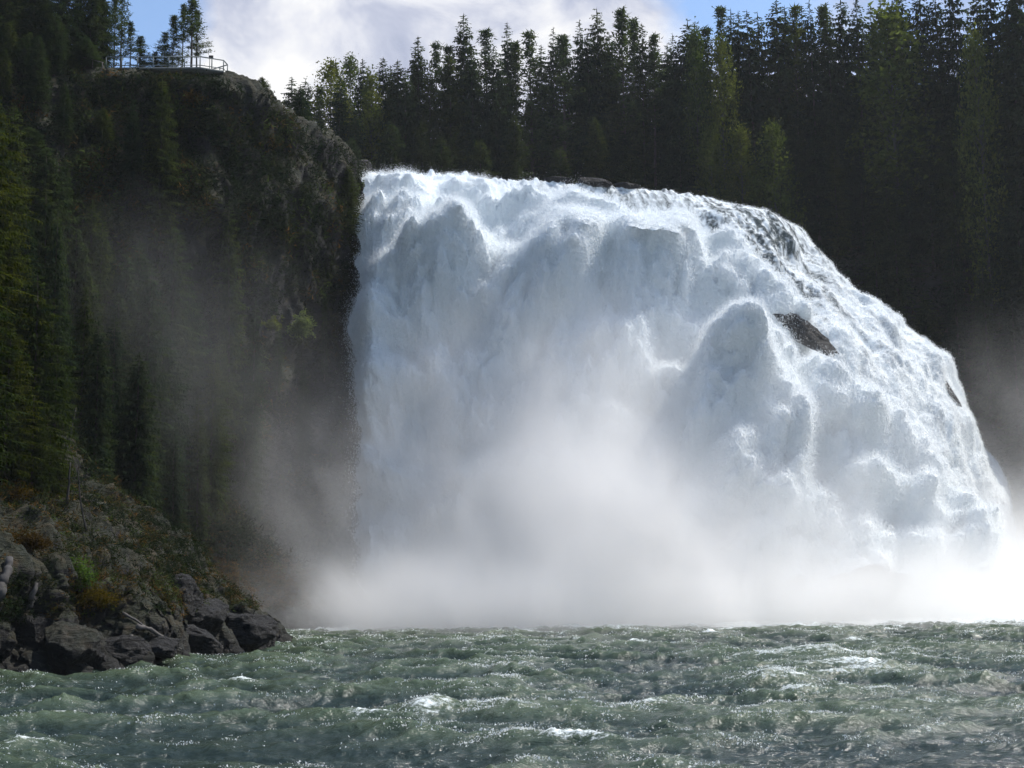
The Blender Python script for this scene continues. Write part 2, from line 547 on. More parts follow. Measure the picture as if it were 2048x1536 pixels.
warp = np.stack([noise3(P / 7.0, 71), noise3(P / 7.0, 72), noise3(P / 7.0, 73)], 1) * 2.0
Pw = P + warp
st = np.array([1, 1, 0.8])
strk = np.array([1, 1, 0.16])
dsp = np.zeros(len(P))
dsp -= 0.62 * np.clip(PU[..., 0].ravel(), 0, None) * (1 - mass) * smooth(1500, 1350, fx) * smooth(940, 1010, fx)
dsp += 5.0 * (mass - 0.5) * smooth(0.22, 0.45, vr) * smooth(900, 1120, fx) + 1.5 * noise3(P / 16.0, 60) * smooth(0.2, 0.6, vr)
dsp += 4.5 * m2
clump = smooth(-0.35, 0.35, noise3(P / 13.0, 80) + 0.25)
clump2 = smooth(-0.35, 0.35, noise3(P / 6.0, 79) + 0.1)
cloud = 2.8 * puffs(Pw / 8.5 * st, 81) * (0.45 + 0.55 * smooth(950, 1150, fx)) + 3.5 * clump * puffs(Pw / 4.4 * st, 82) + (0.25 + 0.75 * clump2) * (2.5 * puffs((P + 0.4 * warp) / 2.1 * st, 83) + 1.3 * puffs((P + 0.2 * warp) / 0.95 * st, 84)) + 0.22 * billow(P / 0.42, 85)
arc = np.cumsum(np.r_[np.zeros((1, NU)), np.linalg.norm(np.diff(base, axis=0), axis=2)], 0).ravel()
US = np.stack([uu * 95.0, arc, np.zeros(len(P))], 1)
US[:, 0] += 0.8 * noise3(P / 5.0, 77)
streak = 1.9 * billow(US / np.array([3.6, 22, 1]), 86) + 0.9 * billow(US / np.array([1.3, 8, 1]), 87) + 0.25 * billow(US / np.array([0.55, 4, 1]), 88) + 0.22 * billow(P / 0.5, 89) + 0.5 * clump2 * puffs(P / 1.3, 78)
cloud = cloud - 3.9
dsp += amp_b * (mass * cloud + (1 - mass) * (0.3 * cloud + streak)) * (0.10 + 0.90 * smooth(0.20, 0.42, vr)) * lipf
for (cx, cy, rx, ry, a) in ((905, 590, 85, 75, 6.5), (1110, 650, 75, 65, 5.5), (1270, 640, 60, 80, 3.0), (765, 690, 40, 60, 2.5), (1330, 590, 110, 60, 3.0), (1160, 500, 90, 50, 2.5), (1440, 850, 100, 70, 2.5)):
    q = ((fx - cx + wob) / rx) ** 2 + ((fy - cy + wob) / ry) ** 2
    dsp += a * np.exp(-q)
dsp *= 0.15 + 0.85 * smooth(0.0, 0.10, uu)
dsp += 0.55 * mass * (streak - 0.8) * smooth(0.35, 0.6, vr)
dsp = dsp.reshape(NV, NU)
up_bias = np.array([0, 0, 0.55])
FG = base + (nrm + up_bias * lead.reshape(NV, NU)[..., None]) * dsp[..., None]
fwd = np.clip(((FG[..., :2] - lp[None, :, :2]) * ln[None, :, :]).sum(2), 0, None)      # distance out from the lip
cap = 60.2 - 0.30 * fwd - 0.008 * fwd ** 2 + 0.35 * np.clip(cloud + 1.0, -4, 4).reshape(NV, NU) * smooth(1.0, 9.0, fwd) + 0.5 * noise3(FG.reshape(-1, 3) / 2.5, 90).reshape(NV, NU)
over = FG[..., 2] - cap
FG[..., 2] = np.where(over > -3.0, cap - 3.0 + 3.0 * np.tanh((over + 3.0) / 3.0), FG[..., 2])
# standing waves and splashes along the lip
lipn = noise3(P / np.array([2.2, 2.2, 2.2]), 91) * 0.5 + billow(P / 0.9, 92) * 0.7 + billow(P / 0.4, 93) * 0.35
lipw = (np.exp(-((vr - 0.2) / 0.07) ** 2) * lipn).reshape(NV, NU)
FG[..., 0] += (-0.9 * np.exp(-((fy - 670) / 60.0) ** 2) + 1.3 * noise3(np.stack([np.zeros(len(P)), P[:, 2] / 6.0, P[:, 1] / 6.0], 1), 97) + 0.9 * noise3(P / 1.8, 98)).reshape(NV, NU) * (1 - smooth(0.0, 0.07, u))[None, :]
FG[..., 2] += lipw * (0.75 + 1.1 * np.exp(-((px - 900) / 110) ** 2))
# thin water over dark rock, and shade painted on the upper right curtain
thin = np.zeros(len(P))
for (cx, cy, rx, ry, a) in ((1190, 405, 38, 45, 1.0), (1255, 415, 45, 40, 0.6), (1510, 470, 55, 70, 0.55), (1400, 430, 60, 50, 0.35), (1150, 350, 95, 13, 1.1), (1260, 362, 60, 9, 0.9), (1370, 372, 40, 6, 0.7),
                            (1290, 460, 70, 50, 0.5), (1430, 480, 120, 90, 0.75), (1560, 480, 90, 90, 0.8), (1650, 560, 80, 80, 0.55), (1330, 420, 120, 50, 0.6), (1740, 660, 80, 80, 0.3), (800, 690, 60, 110, 0.35), (1780, 700, 70, 60, 0.2), (1600, 560, 60, 90, 0.25), (1900, 800, 40, 90, 0.3)):  # wide blobs paint the right curtain's shade into the colour
    thin += a * np.exp(-(((fx - cx) / rx) ** 2 + ((fy - cy) / ry) ** 2))
thin *= np.clip(0.5 + 1.1 * noise3(US / np.array([1.0, 7.0, 1]), 94) + 0.9 * noise3(P / np.array([0.8, 0.8, 2.2]), 95) + 0.9 * noise3(P / np.array([0.35, 0.35, 0.9]), 96), 0, 1.6)
thin += 0.75 * right * np.clip(noise3(US / np.array([1.6, 15, 1]), 99) - 0.22, 0, 1) * np.clip(0.4 + noise3(P / 1.2, 100), 0, 1) * smooth(0.3, 0.4, vr)
thin = np.clip(thin * (1 - 0.85 * mass), 0, 1)

t = NT('white_water')
th = t.n('ShaderNodeAttribute', attribute_name='thin').outputs['Fac']
pos = t.n('ShaderNodeNewGeometry').outputs['Position']
nf = t.noise(pos, 1.6, 8, 0.7)
nfl = t.noise(t.n('ShaderNodeMapping', {'Vector': pos, 'Scale': (2.4, 2.4, 0.7)}).outputs[0], 1.0, 8, 0.72)
white = t.mix(t.rng(nfl, 0.3, 0.7), (0.76, 0.82, 0.84), (0.90, 0.92, 0.93))
col = t.mix(th, white, (0.10, 0.115, 0.115))  # rock under thin water, and the curtain's painted shade
b = t.n('ShaderNodeBump', {'Strength': 0.7, 'Distance': 0.35, 'Height': t.math('ADD', nf, nfl)}).outputs[0]
M['white_water'] = t.out(t.n('ShaderNodeBsdfDiffuse', {0: col, 'Normal': b}).outputs[0])

fall = mesh_obj('waterfall', FG.reshape(-1, 3), grid_faces(NU, NV), M['white_water'], None, True, {'thin': ('POINT', 'FLOAT', thin)})
tag(fall, 'broad white waterfall pouring over the dark rock lip into the river', 'waterfall')

# droplets torn off the sheet: tiny flakes, dense near the surface
t = NT('spray_drops')
dif = t.n('ShaderNodeBsdfDiffuse', {0: (0.88, 0.905, 0.915, 1)}).outputs[0]
trl = t.n('ShaderNodeBsdfTranslucent', {0: (0.88, 0.905, 0.915, 1)}).outputs[0]
M['spray'] = t.out(t.n('ShaderNodeMixShader', {0: 0.5, 1: dif, 2: trl}).outputs[0])
fn = -grid_normals(FG)
if fn[NV // 2, NU // 3, 1] > 0: fn = -fn
ND = 3000000
area = np.linalg.norm(np.cross(np.gradient(FG, axis=1), np.gradient(FG, axis=0)), axis=2).ravel()
wgt = area * (0.55 + 0.45 * mass + 0.3 * right) * smooth(0.16, 0.24, vr)
wgt = wgt * (1 - 0.92 * np.clip(thin * 1.6, 0, 1)); wgt /= wgt.sum()
ids = RNG.choice(len(P), ND, p=wgt)
puffy = (0.25 + 0.75 * mass[ids]) * (0.35 + 0.65 * smooth(0.2, 0.4, vr[ids])) * (1 + 0.3 * (1 - smooth(0.0, 0.05, uu[ids])))
off = RNG.exponential(0.48, ND) - 0.12
pp = FG.reshape(-1, 3)[ids] + fn.reshape(-1, 3)[ids] * (off * puffy)[:, None] + RNG.normal(0, 0.13, (ND, 3))
pp[:, 2] += RNG.exponential(0.12, ND) * puffy
sz = RNG.uniform(0.03, 0.085, ND) * np.clip(1.1 - 0.4 * off, 0.35, 1)
tri = RNG.normal(0, 1, (ND, 3, 3)); tri /= np.linalg.norm(tri, axis=2, keepdims=True)
tri[..., 2] *= (1 + 1.6 * smooth(0.3, 0.6, vr[ids]))[:, None]
tv = (pp[:, None, :] + tri * sz[:, None, None]).reshape(-1, 3)
sp = mesh_obj('spray', tv, np.arange(ND * 3).reshape(-1, 3), M['spray'], fall)
sp['kind'] = 'stuff'

# upstream river above the lip
gx, gy = np.meshgrid(np.linspace(-120, 36, 160), np.linspace(186, 240, 60))
gp = np.stack([gx.ravel(), gy.ravel(), np.full(gx.size, 59.9)], 1)
gp[:, 2] += 0.3 * noise3(gp / 3.0, 5)

# ----------------------------------------------------------------- river below
t = NT('river_water')
pos = t.n('ShaderNodeNewGeometry').outputs['Position']
fo = t.n('ShaderNodeAttribute', attribute_name='foam').outputs['Fac']
hh = t.n('ShaderNodeAttribute', attribute_name='crest').outputs['Fac']
p1 = t.n('ShaderNodeMapping', {'Vector': pos, 'Scale': (1.0, 1.5, 1.0)}).outputs[0]
n1 = t.noise(p1, 1.5, 6, 0.6, 0.5)
n2 = t.noise(p1, 4.5, 5, 0.62, 0.4)
bh = t.math('ADD', t.math('MULTIPLY', n1, 0.5), t.math('MULTIPLY', n2, 0.17))
b = t.n('ShaderNodeBump', {'Strength': 0.55, 'Distance': 0.6, 'Height': bh}).outputs[0]
body = t.mix(hh, (0.020, 0.032, 0.025), (0.070, 0.096, 0.052))
fn_ = t.noise(p1, 3.2, 10, 0.78)
fmask = t.rng(t.math('ADD', fo, t.math('MULTIPLY', t.math('SUBTRACT', fn_, 0.5), 2.6)), 0.48, 0.86)
water = t.n('ShaderNodeBsdfPrincipled', {'Base Color': body, 'Roughness': 0.16, 'IOR': 1.333, 'Normal': b}).outputs[0]
foam = t.n('ShaderNodeBsdfDiffuse', {0: (0.72, 0.77, 0.77, 1), 'Normal': b}).outputs[0]
M['river'] = t.out(t.n('ShaderNodeMixShader', {0: fmask, 1: water, 2: foam}).outputs[0])

uf = grid_faces(160, 60)
keep = (gp[uf][:, :, 1] > np.interp(gp[uf][:, :, 0], lp[:, 0], lp[:, 1], left=183) + 1.0).all(1)
o = mesh_obj('upstream_river', gp, uf[keep], M['river'], None, True)
tag(o, 'river above the lip of the waterfall', kind='structure')

rows = [13.0]
while rows[-1] < 215: rows.append(rows[-1] * 1.0032)
rows = np.array(rows); NA = 1050
av = np.linspace(-0.62, 0.62, NA)
wx = rows[:, None] * av[None, :]; wy = np.repeat(rows[:, None], NA, 1)
Wp = np.stack([wx.ravel(), wy.ravel(), np.zeros(wx.size)], 1)


def ridge(p, seed): return (1 - np.abs(noise3(p, seed))) ** 2


wr = np.stack([noise3(Wp / 8.0, 41), noise3(Wp / 8.0, 42), np.zeros(len(Wp))], 1) * 1.6
Q = Wp + wr
gain = smooth(20, 60, Wp[:, 1]) * 0.3 + 0.7
h = 0.85 * (ridge(Q / np.array([13.0, 8.0, 1]), 43) - 0.5) + 0.55 * (ridge(Q / np.array([5.5, 3.4, 1]), 44) - 0.5) + 0.30 * (ridge(Q / np.array([2.4, 1.6, 1]), 45) - 0.5) + 0.11 * (ridge(Q / np.array([1.1, 0.75, 1]), 46) - 0.5) + 0.05 * noise3(Q / np.array([0.75, 0.55, 1]), 47) + 0.04 * noise3(Wp / 0.36, 49) * smooth(140, 60, Wp[:, 1])
h *= gain
swell = np.zeros(len(Wp))
foam_w = np.zeros(len(Wp))
for (cx, cy, rx, ry, a) in ((1735, 1330, 3.4, 1.5, 0.75), (1620, 1312, 2.6, 1.4, 0.55), (1540, 1362, 3.6, 1.3, 0.45), (1840, 1345, 2.6, 0.9, 0.45), (1700, 1385, 3.0, 1.0, 0.40), (800, 1418, 2.0, 0.8, 0.4), (845, 1420, 0.9, 0.7, 0.3), (1140, 1372, 2.2, 1.0, 0.35), (560, 1515, 1.3, 0.6, 0.3), (1130, 1255, 4, 1.8, 0.4), (350, 1312, 2.2, 1.2, 0.35), (1950, 1300, 3, 1.2, 0.35)):
    c = at_z(cx, cy, 0.4)
    g = np.exp(-(((Wp[:, 0] - c[0]) / rx) ** 2 + ((Wp[:, 1] - c[1]) / ry) ** 2))
    swell += a * g
    foam_w += 0.95 * min(1.0, a / 0.55) ** 3 * np.exp(-(((Wp[:, 0] - c[0]) / (rx * 1.25)) ** 2 + ((Wp[:, 1] - c[1] - 0.3) / (ry * 1.3)) ** 2))
h += swell
Wp[:, 2] = h - 0.1
crest = np.clip(smooth(0.1, 0.85, h), 0, 1)
fl = fbm(Wp / np.array([6.0, 3.0, 1e9]), 3, 48)
foam_v = 0.62 * smooth(0.28, 0.95, h) * (0.6 + 0.5 * fl) + 0.30 * smooth(0.25, 0.8, fl) + 0.34 * foam_w * smooth(-0.1, 0.6, h)
foam_v += 0.45 * smooth(118, 146, Wp[:, 1] + 8 * fl) * (0.4 + 0.6 * smooth(-20, 15, Wp[:, 0])) + 1.6 * smooth(140, 152, Wp[:, 1] + 3 * fl)
wp_px, wp_py = project(Wp)
o = mesh_obj('river', Wp, grid_faces(NA, len(rows)), M['river'], None, True, {'foam': ('POINT', 'FLOAT', np.clip(foam_v, 0, 1)), 'crest': ('POINT', 'FLOAT', crest)})
tag(o, 'choppy grey green river with white flecks below the waterfall', kind='structure')
# white flecks on the crests: foam and stand-in sun glints, a few centimetres each
riv = o
wgt = np.clip(h - 0.05, 0, 1) ** 1.5 * np.clip(fbm(Wp / np.array([2.6, 1.2, 1e9]), 4, 141, 0.65) + 0.02, 0, 1) ** 2.0 * 3 + 0.12 * np.clip(foam_v - 0.2, 0, 1)
wgt += 0.5 * foam_w * np.clip(fbm(Wp / np.array([1.2, 0.6, 1e9]), 3, 151) + 0.2, 0, 1)
wgt *= (Wp[:, 1] > 24) * (Wp[:, 1] < 165) * Wp[:, 1] ** 0.5
wgt /= wgt.sum()
NF = 120000
ids = RNG.choice(len(Wp), NF, p=wgt)
pf_ = Wp[ids] + RNG.normal(0, 1, (NF, 3)) * np.array([0.12, 0.10, 0.0]) + np.array([0, 0, 0.03])
szf = RNG.uniform(0.012, 0.05, NF) * (0.6 + Wp[ids, 1] / 90.0)
tri = RNG.normal(0, 1, (NF, 3, 3)); tri /= np.linalg.norm(tri, axis=2, keepdims=True)
tvf = (pf_[:, None, :] + tri * szf[:, None, None]).reshape(-1, 3)
fk = mesh_obj('foam', tvf, np.arange(NF * 3).reshape(-1, 3), M['spray'], riv)  # holds both the foam flecks and the painted glints
fk['kind'] = 'stuff'

# ----------------------------------------------------------------- mist
def mist_mat(name, blobs, col=(1.0, 0.993, 0.983), aniso=0.2, scale=0.095, strength=1.0, lo=0.36, hi=0.66, floor=0.26):
    t = NT(name)
    p = t.n('ShaderNodeTexCoord').outputs['Object']
    tot = None
    for (c, s, a) in blobs:
        q = t.vec('DIVIDE', t.vec('SUBTRACT', p, tuple(c)), tuple(s))
        dd = t.vec('DOT_PRODUCT', q, q, 1)
        e = t.math('MULTIPLY', t.math('POWER', 2.71828, t.math('MULTIPLY', dd, -1.0)), a)
        tot = e if tot is None else t.math('ADD', tot, e)
    n = t.noise(t.n('ShaderNodeMapping', {'Vector': p, 'Scale': (1, 1, 0.8)}).outputs[0], scale, 5, 0.62, 0.8)
    n = t.rng(n, lo, hi, floor, 1.7)
    den = t.math('MULTIPLY', t.math('MULTIPLY', tot, n), strength * 1.7)
    den = t.math('SUBTRACT', den, 0.0012)
    den = t.math('MAXIMUM', den, 0.0)
    v = t.n('ShaderNodeVolumePrincipled', {'Color': (*col, 1), 'Density': den, 'Anisotropy': aniso}).outputs[0]
    return t.out(None, v)


def box_obj(name, lo, hi, mat):
    v = [(x, y, z) for z in (lo[2], hi[2]) for (x, y) in ((lo[0], lo[1]), (hi[0], lo[1]), (hi[0], hi[1]), (lo[0], hi[1]))]
    f = [(3, 2, 1, 0), (4, 5, 6, 7), (0, 1, 5, 4), (1, 2, 6, 5), (2, 3, 7, 6), (3, 0, 4, 7)]
    return mesh_obj(name, np.array(v), np.array(f), mat)


blobs = []
for (mx, my, y, sz_, a) in (
        (1160, 1090, 147, (11, 8, 8.5), 0.15), (1150, 930, 153, (9, 6, 8), 0.065), (1330, 1228, 145, (26, 9, 3.9), 0.16), (920, 1222, 145, (11, 9, 4.2), 0.15), (1480, 1110, 150, (16, 7, 8), 0.055), (1880, 1200, 158, (24, 15, 5.2), 0.07),
        (2050, 1130, 182, (16, 16, 8), 0.04), (840, 1070, 153, (9, 8, 11), 0.022), (650, 1120, 151, (10, 7, 10), 0.011), (520, 960, 146, (14, 8, 13), 0.0050),
        (900, 850, 160, (14, 6, 10), 0.018), (2070, 880, 196, (12, 14, 14), 0.007), (1280, 820, 156, (12, 6, 10), 0.034), (1000, 860, 158, (10, 6, 9), 0.022), (1600, 960, 158, (13, 7, 9), 0.025), (1080, 740, 160, (8, 5, 7), 0.02), (330, 700, 132, (12, 7, 13), 0.0045)):
    blobs.append((at_y(mx, my, y), sz_, a))
M['mist'] = mist_mat('mist_air', blobs)
o = box_obj('mist', (-75, 126, -1.0), (110, 214, 58), M['mist'])
tag(o, 'white mist rising from the foot of the waterfall', kind='stuff')

# ----------------------------------------------------------------- trees
def spruce_arrays(H, Rad, seed, step=0.42, nb=6, bare=0.04, spray=1.0, dens=1.0, gap=0.0):
    rg = random.Random(seed)
    V = []
    z = H * bare
    lean = [(rg.uniform(-1, 1), rg.uniform(-1, 1)) for _ in range(12)]
    while z < H * 0.985:
        tt = z / H
        rad = Rad * (1 - math.exp(-(1 - tt) * 2.9)) * (1 - 0.3 * math.exp(-(tt - bare) * 9)) + 0.10
        n = max(3, int(nb * (0.55 + 0.45 * (1 - tt)) + rg.random()))
        a0 = rg.random() * 6.28
        for b in range(n):
            if rg.random() < gap: continue
            az = a0 + b * 6.283 / n + rg.uniform(-0.45, 0.45)
            Lb = rad * rg.choice((0.55, 0.75, 0.85, 0.95, 1.0, 1.0, 1.12, 1.3))
            ca, sa = math.cos(az), math.sin(az)
            droop = rg.uniform(0.12, 0.42) * (1.15 - tt) + 0.02
            seg = max(2, int(Lb / (0.42 / dens)) + 1)
            zz = z + rg.uniform(-0.35, 0.35)
            def pt(s):
                r = Lb * s
                return (ca * r, sa * r, zz + 0.12 * r - droop * r * s * 1.25 + 0.10 * Lb * max(0, s - 0.7))
            prev = pt(0.05)
            for k in range(1, seg + 1):
                s = k / seg
                q = pt(s)
                # the limb itself, a thin flat strip
                wdt = 0.10 * spray * (1.15 - s)
                V += [(prev[0] - sa * wdt, prev[1] + ca * wdt, prev[2]), (prev[0] + sa * wdt, prev[1] - ca * wdt, prev[2]), q]
                ls = (0.30 * Lb * (1.15 - s) + min(0.26, 0.3 * rad)) * spray
                for sd_ in (-1, 1):
                    aa = az + sd_ * rg.uniform(0.55, 1.15)
                    l2 = ls * rg.uniform(0.6, 1.25)
                    ex, ey = math.cos(aa) * l2, math.sin(aa) * l2
                    dzr = -rg.uniform(0.05, 0.5) * l2
                    wb = 0.15 * spray * rg.uniform(0.7, 1.3)
                    V += [(q[0] - ca * wb, q[1] - sa * wb, q[2] + rg.uniform(-.03, .05)), (q[0] + ca * wb, q[1] + sa * wb, q[2]), (q[0] + ex, q[1] + ey, q[2] + dzr)]
                for _q in range(2 if tt < 0.9 else 0):      # hanging tufts
                    l2 = (ls + min(0.25, 0.3 * rad)) * rg.uniform(0.4, 0.9)
                    aa = az + rg.uniform(-1.2, 1.2); wb = 0.12 * spray
                    V += [(q[0] - math.sin(aa) * wb, q[1] + math.cos(aa) * wb, q[2]), (q[0] + math.sin(aa) * wb, q[1] - math.cos(aa) * wb, q[2]), (q[0] + math.cos(aa) * l2 * .4, q[1] + math.sin(aa) * l2 * .4, q[2] - l2 * .8)]
                prev = q
        z += step * rg.uniform(0.7, 1.3) * (1.0 - 0.35 * tt)
    for k in range(8):
        a = rg.random() * 6.28
        V += [(math.cos(a) * .07, math.sin(a) * .07, H - 1.0 + k * .05), (-math.cos(a) * .07, -math.sin(a) * .07, H - 1.0 + k * .05), (0, 0, H)]
    return np.array(V)


def tuft_arrays(centres, seed, n, spread, l0, l1, w, flat=0.7):
    rg = np.random.default_rng(seed)
    c = np.repeat(np.asarray(centres, float), n, 0)
    c = c + rg.normal(0, 1, c.shape) * np.asarray(spread)
    dr = rg.normal(0, 1, c.shape); dr[:, 2] = dr[:, 2] * flat + 0.15
    dr /= np.linalg.norm(dr, axis=1, keepdims=True)
    ln_ = rg.uniform(l0, l1, len(c))[:, None]
    sdv = np.cross(dr, rg.normal(0, 1, c.shape)); sdv /= np.linalg.norm(sdv, axis=1, keepdims=True)
    ww = w * rg.uniform(0.6, 1.3, len(c))[:, None]
    return np.stack([c - sdv * ww, c + sdv * ww, c + dr * ln_], 1).reshape(-1, 3)


def pine_arrays(H, Rad, seed, bare):
    rg = random.Random(seed)
    cs = []
    z = H * bare
    while z < H:
        tt = (z - H * bare) / (H * (1 - bare))
        rad = Rad * (0.35 + 0.9 * math.sin(math.pi * min(1, 0.25 + tt * 0.8))) * rg.uniform(0.5, 1.15) * (1.05 - 0.85 * tt * tt)
        for b in range(rg.choice((2, 3, 3, 4))):
            az = rg.random() * 6.28
            for s in np.linspace(0.3, 1, max(2, int(rad / 0.45))):
                r = rad * s
                cs.append((math.cos(az) * r, math.sin(az) * r, z + 0.35 * r * s - 0.1))
        z += rg.uniform(0.35, 0.75)
    cs.append((0, 0, H - 0.2))
    return tuft_arrays(cs, seed, 15, (0.20, 0.20, 0.16), 0.25, 0.55, 0.07), cs


def leafy_arrays(H, Rad, seed, base=0.25, n=150, leaf=0.16):
    rg = random.Random(seed)
    cs = []
    for _ in range(n):
        tt = rg.random() ** 0.8
        z = H * (base + (1 - base) * tt)
        prof_ = math.sin(math.pi * min(1, 0.12 + 0.88 * tt)) ** 0.7 * (1 - 0.25 * tt)
        r = Rad * prof_ * math.sqrt(rg.random()); a = rg.random() * 6.28
        cs.append((math.cos(a) * r, math.sin(a) * r, z))
    return tuft_arrays(cs, seed, 22, (0.36, 0.36, 0.34), 0.16, 0.34, leaf * 0.55), cs


def trunk_geo(H, r0, seed, lean=0.0, top=0.97):
    rg = random.Random(seed); g = Geo()
    n = 9; pts = []; rad = []
    for i in range(n):
        s = i / (n - 1)
        pts.append((lean * H * s * s + rg.uniform(-.02, .02) * s * H * .12, rg.uniform(-.02, .02) * s * H * .12, H * top * s - 0.6 * (1 - s)))
        rad.append(r0 * (1 - 0.93 * s) * (1.35 if i == 0 else 1))
    g.tube(pts, rad, 7)
    return g


protos = {}


def proto(kind, H, crown_v, crown_mat, tg, tmat, nm, extra=None):
    root = empty(nm, (0, 0, 0))
    c = mesh_obj('crown', crown_v, np.arange(len(crown_v)).reshape(-1, 3), M[crown_mat], root)
    tr = tg.build('trunk', M[tmat], root, True)
    protos.setdefault(kind, []).append((root, H, [False]))
    return root


for i, (H, rad, gap, nb) in enumerate(((24, 2.5, 0.05, 7), (25, 2.0, 0.10, 6), (22, 3.0, 0.04, 7), (26, 2.3, 0.15, 6), (23, 1.7, 0.08, 6), (24, 2.7, 0.22, 6))):
    proto('spruce', H, spruce_arrays(H, rad * 1.3, 100 + i, 0.34, nb + 3, random.uniform(0.02, 0.08), 1.0, 1.0, gap), 'spruce', trunk_geo(H, 0.24, i), 'bark', 'spruce_tree')
for i, (H, rad, bare) in enumerate(((20, 1.5, 0.42), (19, 1.3, 0.55), (18, 1.8, 0.30), (17, 1.4, 0.18))):
    v, cs = pine_arrays(H, rad, 200 + i, bare)
    tg = trunk_geo(H, 0.17, 20 + i)
    rg = random.Random(i)
    for c in cs[::2]:
        tg.tube([(0, 0, c[2] - 0.35), c], [0.035, 0.012], 3)
    proto('pine', H, v, 'pine', tg, 'bark', 'pine_tree')
for i, (H, rad) in enumerate(((14, 2.3), (12, 1.8), (13, 2.8))):
    v, cs = leafy_arrays(H, rad, 300 + i, 0.14, 200)
    tg = trunk_geo(H, 0.13, 40 + i, 0.0, 0.95)
    for c in cs[::4]:
        tg.tube([(0, 0, c[2] - 1.2), c], [0.035, 0.01], 3)
    proto('birch', H, v, 'birch', tg, 'pale_bark', 'birch_tree')
for i, (H, rad) in enumerate(((24, 4.2), (15, 3.0), (19, 3.4))):
    proto('near', H, spruce_arrays(H, rad, 400 + i, 0.30, 9, 0.06, 0.62, 1.7, 0.08), 'near', trunk_geo(H, 0.28, 60 + i), 'bark', 'spruce_tree')

TREES = []
SEC = ''


def put_tree(kind, x, y, z, H, var=None, wide=1.0, rz=None, lean=0.0):
    ps = protos[kind]
    root, H0, used = ps[var if var is not None else random.randrange(len(ps))]
    if used[0]:
        r = root.copy(); C.objects.link(r)
        for ch in list(root.children):
            c = ch.copy(); C.objects.link(c); c.parent = r
    else:
        r = root; used[0] = True
    s = H / H0
    ws = wide * (0.45 * s + 0.55)
    r.location = (x, y, z - 0.2)
    r.scale = (ws, ws, s)
    r.rotation_euler = (lean, random.uniform(-0.02, 0.02), random.uniform(0, 6.28) if rz is None else rz)
    TREES.append((r, kind, x, y, z, H, wide, SEC))
    return r


SKYLINE = []


def tip_tree(kind, px, py, y, G, wide=1.0, var=None, hmax=34, base_z=None):
    p = at_y(px, py, y)
    gz = base_z if base_z is not None else G.z(p[0], y)
    H = min(max(p[2] - gz, 3.0), hmax)
    z = p[2] - H
    if z > gz + 0.3:
        z = gz
        H = p[2] - gz
    SKYLINE.append((px, py))
    return put_tree(kind, p[0], y, z, H, var, wide * (1.4 if G is GR else 1.0))


S, PN, BI, NR = 'spruce', 'pine', 'birch', 'near'
# plateau by the platform
SEC = 'plateau'
for (px_, py_, y, kd, wd) in ((8, -80, 150, S, 1.0), (40, -110, 156, S, .9), (72, -70, 152, S, 1.0), (100, -95, 158, S, .9), (130, -75, 151, S, .95), (158, -40, 156, S, .9), (186, -95, 153, S, .8), (212, -45, 155, S, .75), (205, -20, 160, PN, .9), (112, 20, 148, S, .8), (60, 60, 147, S, .8), (20, 40, 147, S, .85),
                              (232, -12, 157, PN, .95), (246, -35, 161, PN, .9), (263, 43, 158, PN, 1.0), (281, 70, 155, PN, 1.3), (311, 101, 158, PN, 1.0), (330, 62, 158, PN, 1.2), (346, 28, 156, PN, 1.0), (367, 8, 158, PN, .9), (386, -14, 156, PN, 1.3), (396, 20, 159, PN, 1.1), (172, 70, 150, S, .7), (150, 105, 149.5, S, .7)):
    tip_tree(kd, px_, py_, y, GL, wd, (3 if kd == PN and py_ > 55 else (random.choice((0, 1, 2)) if kd == PN else None)))
SEC = 'shoulder'
for (px_, py_, y, kd, wd) in ((525, 150, 170, S, .9), (600, 165, 186, S, .8), (545, 195, 168, S, .5)):
    tip_tree(kd, px_, py_, y, GL, wd)
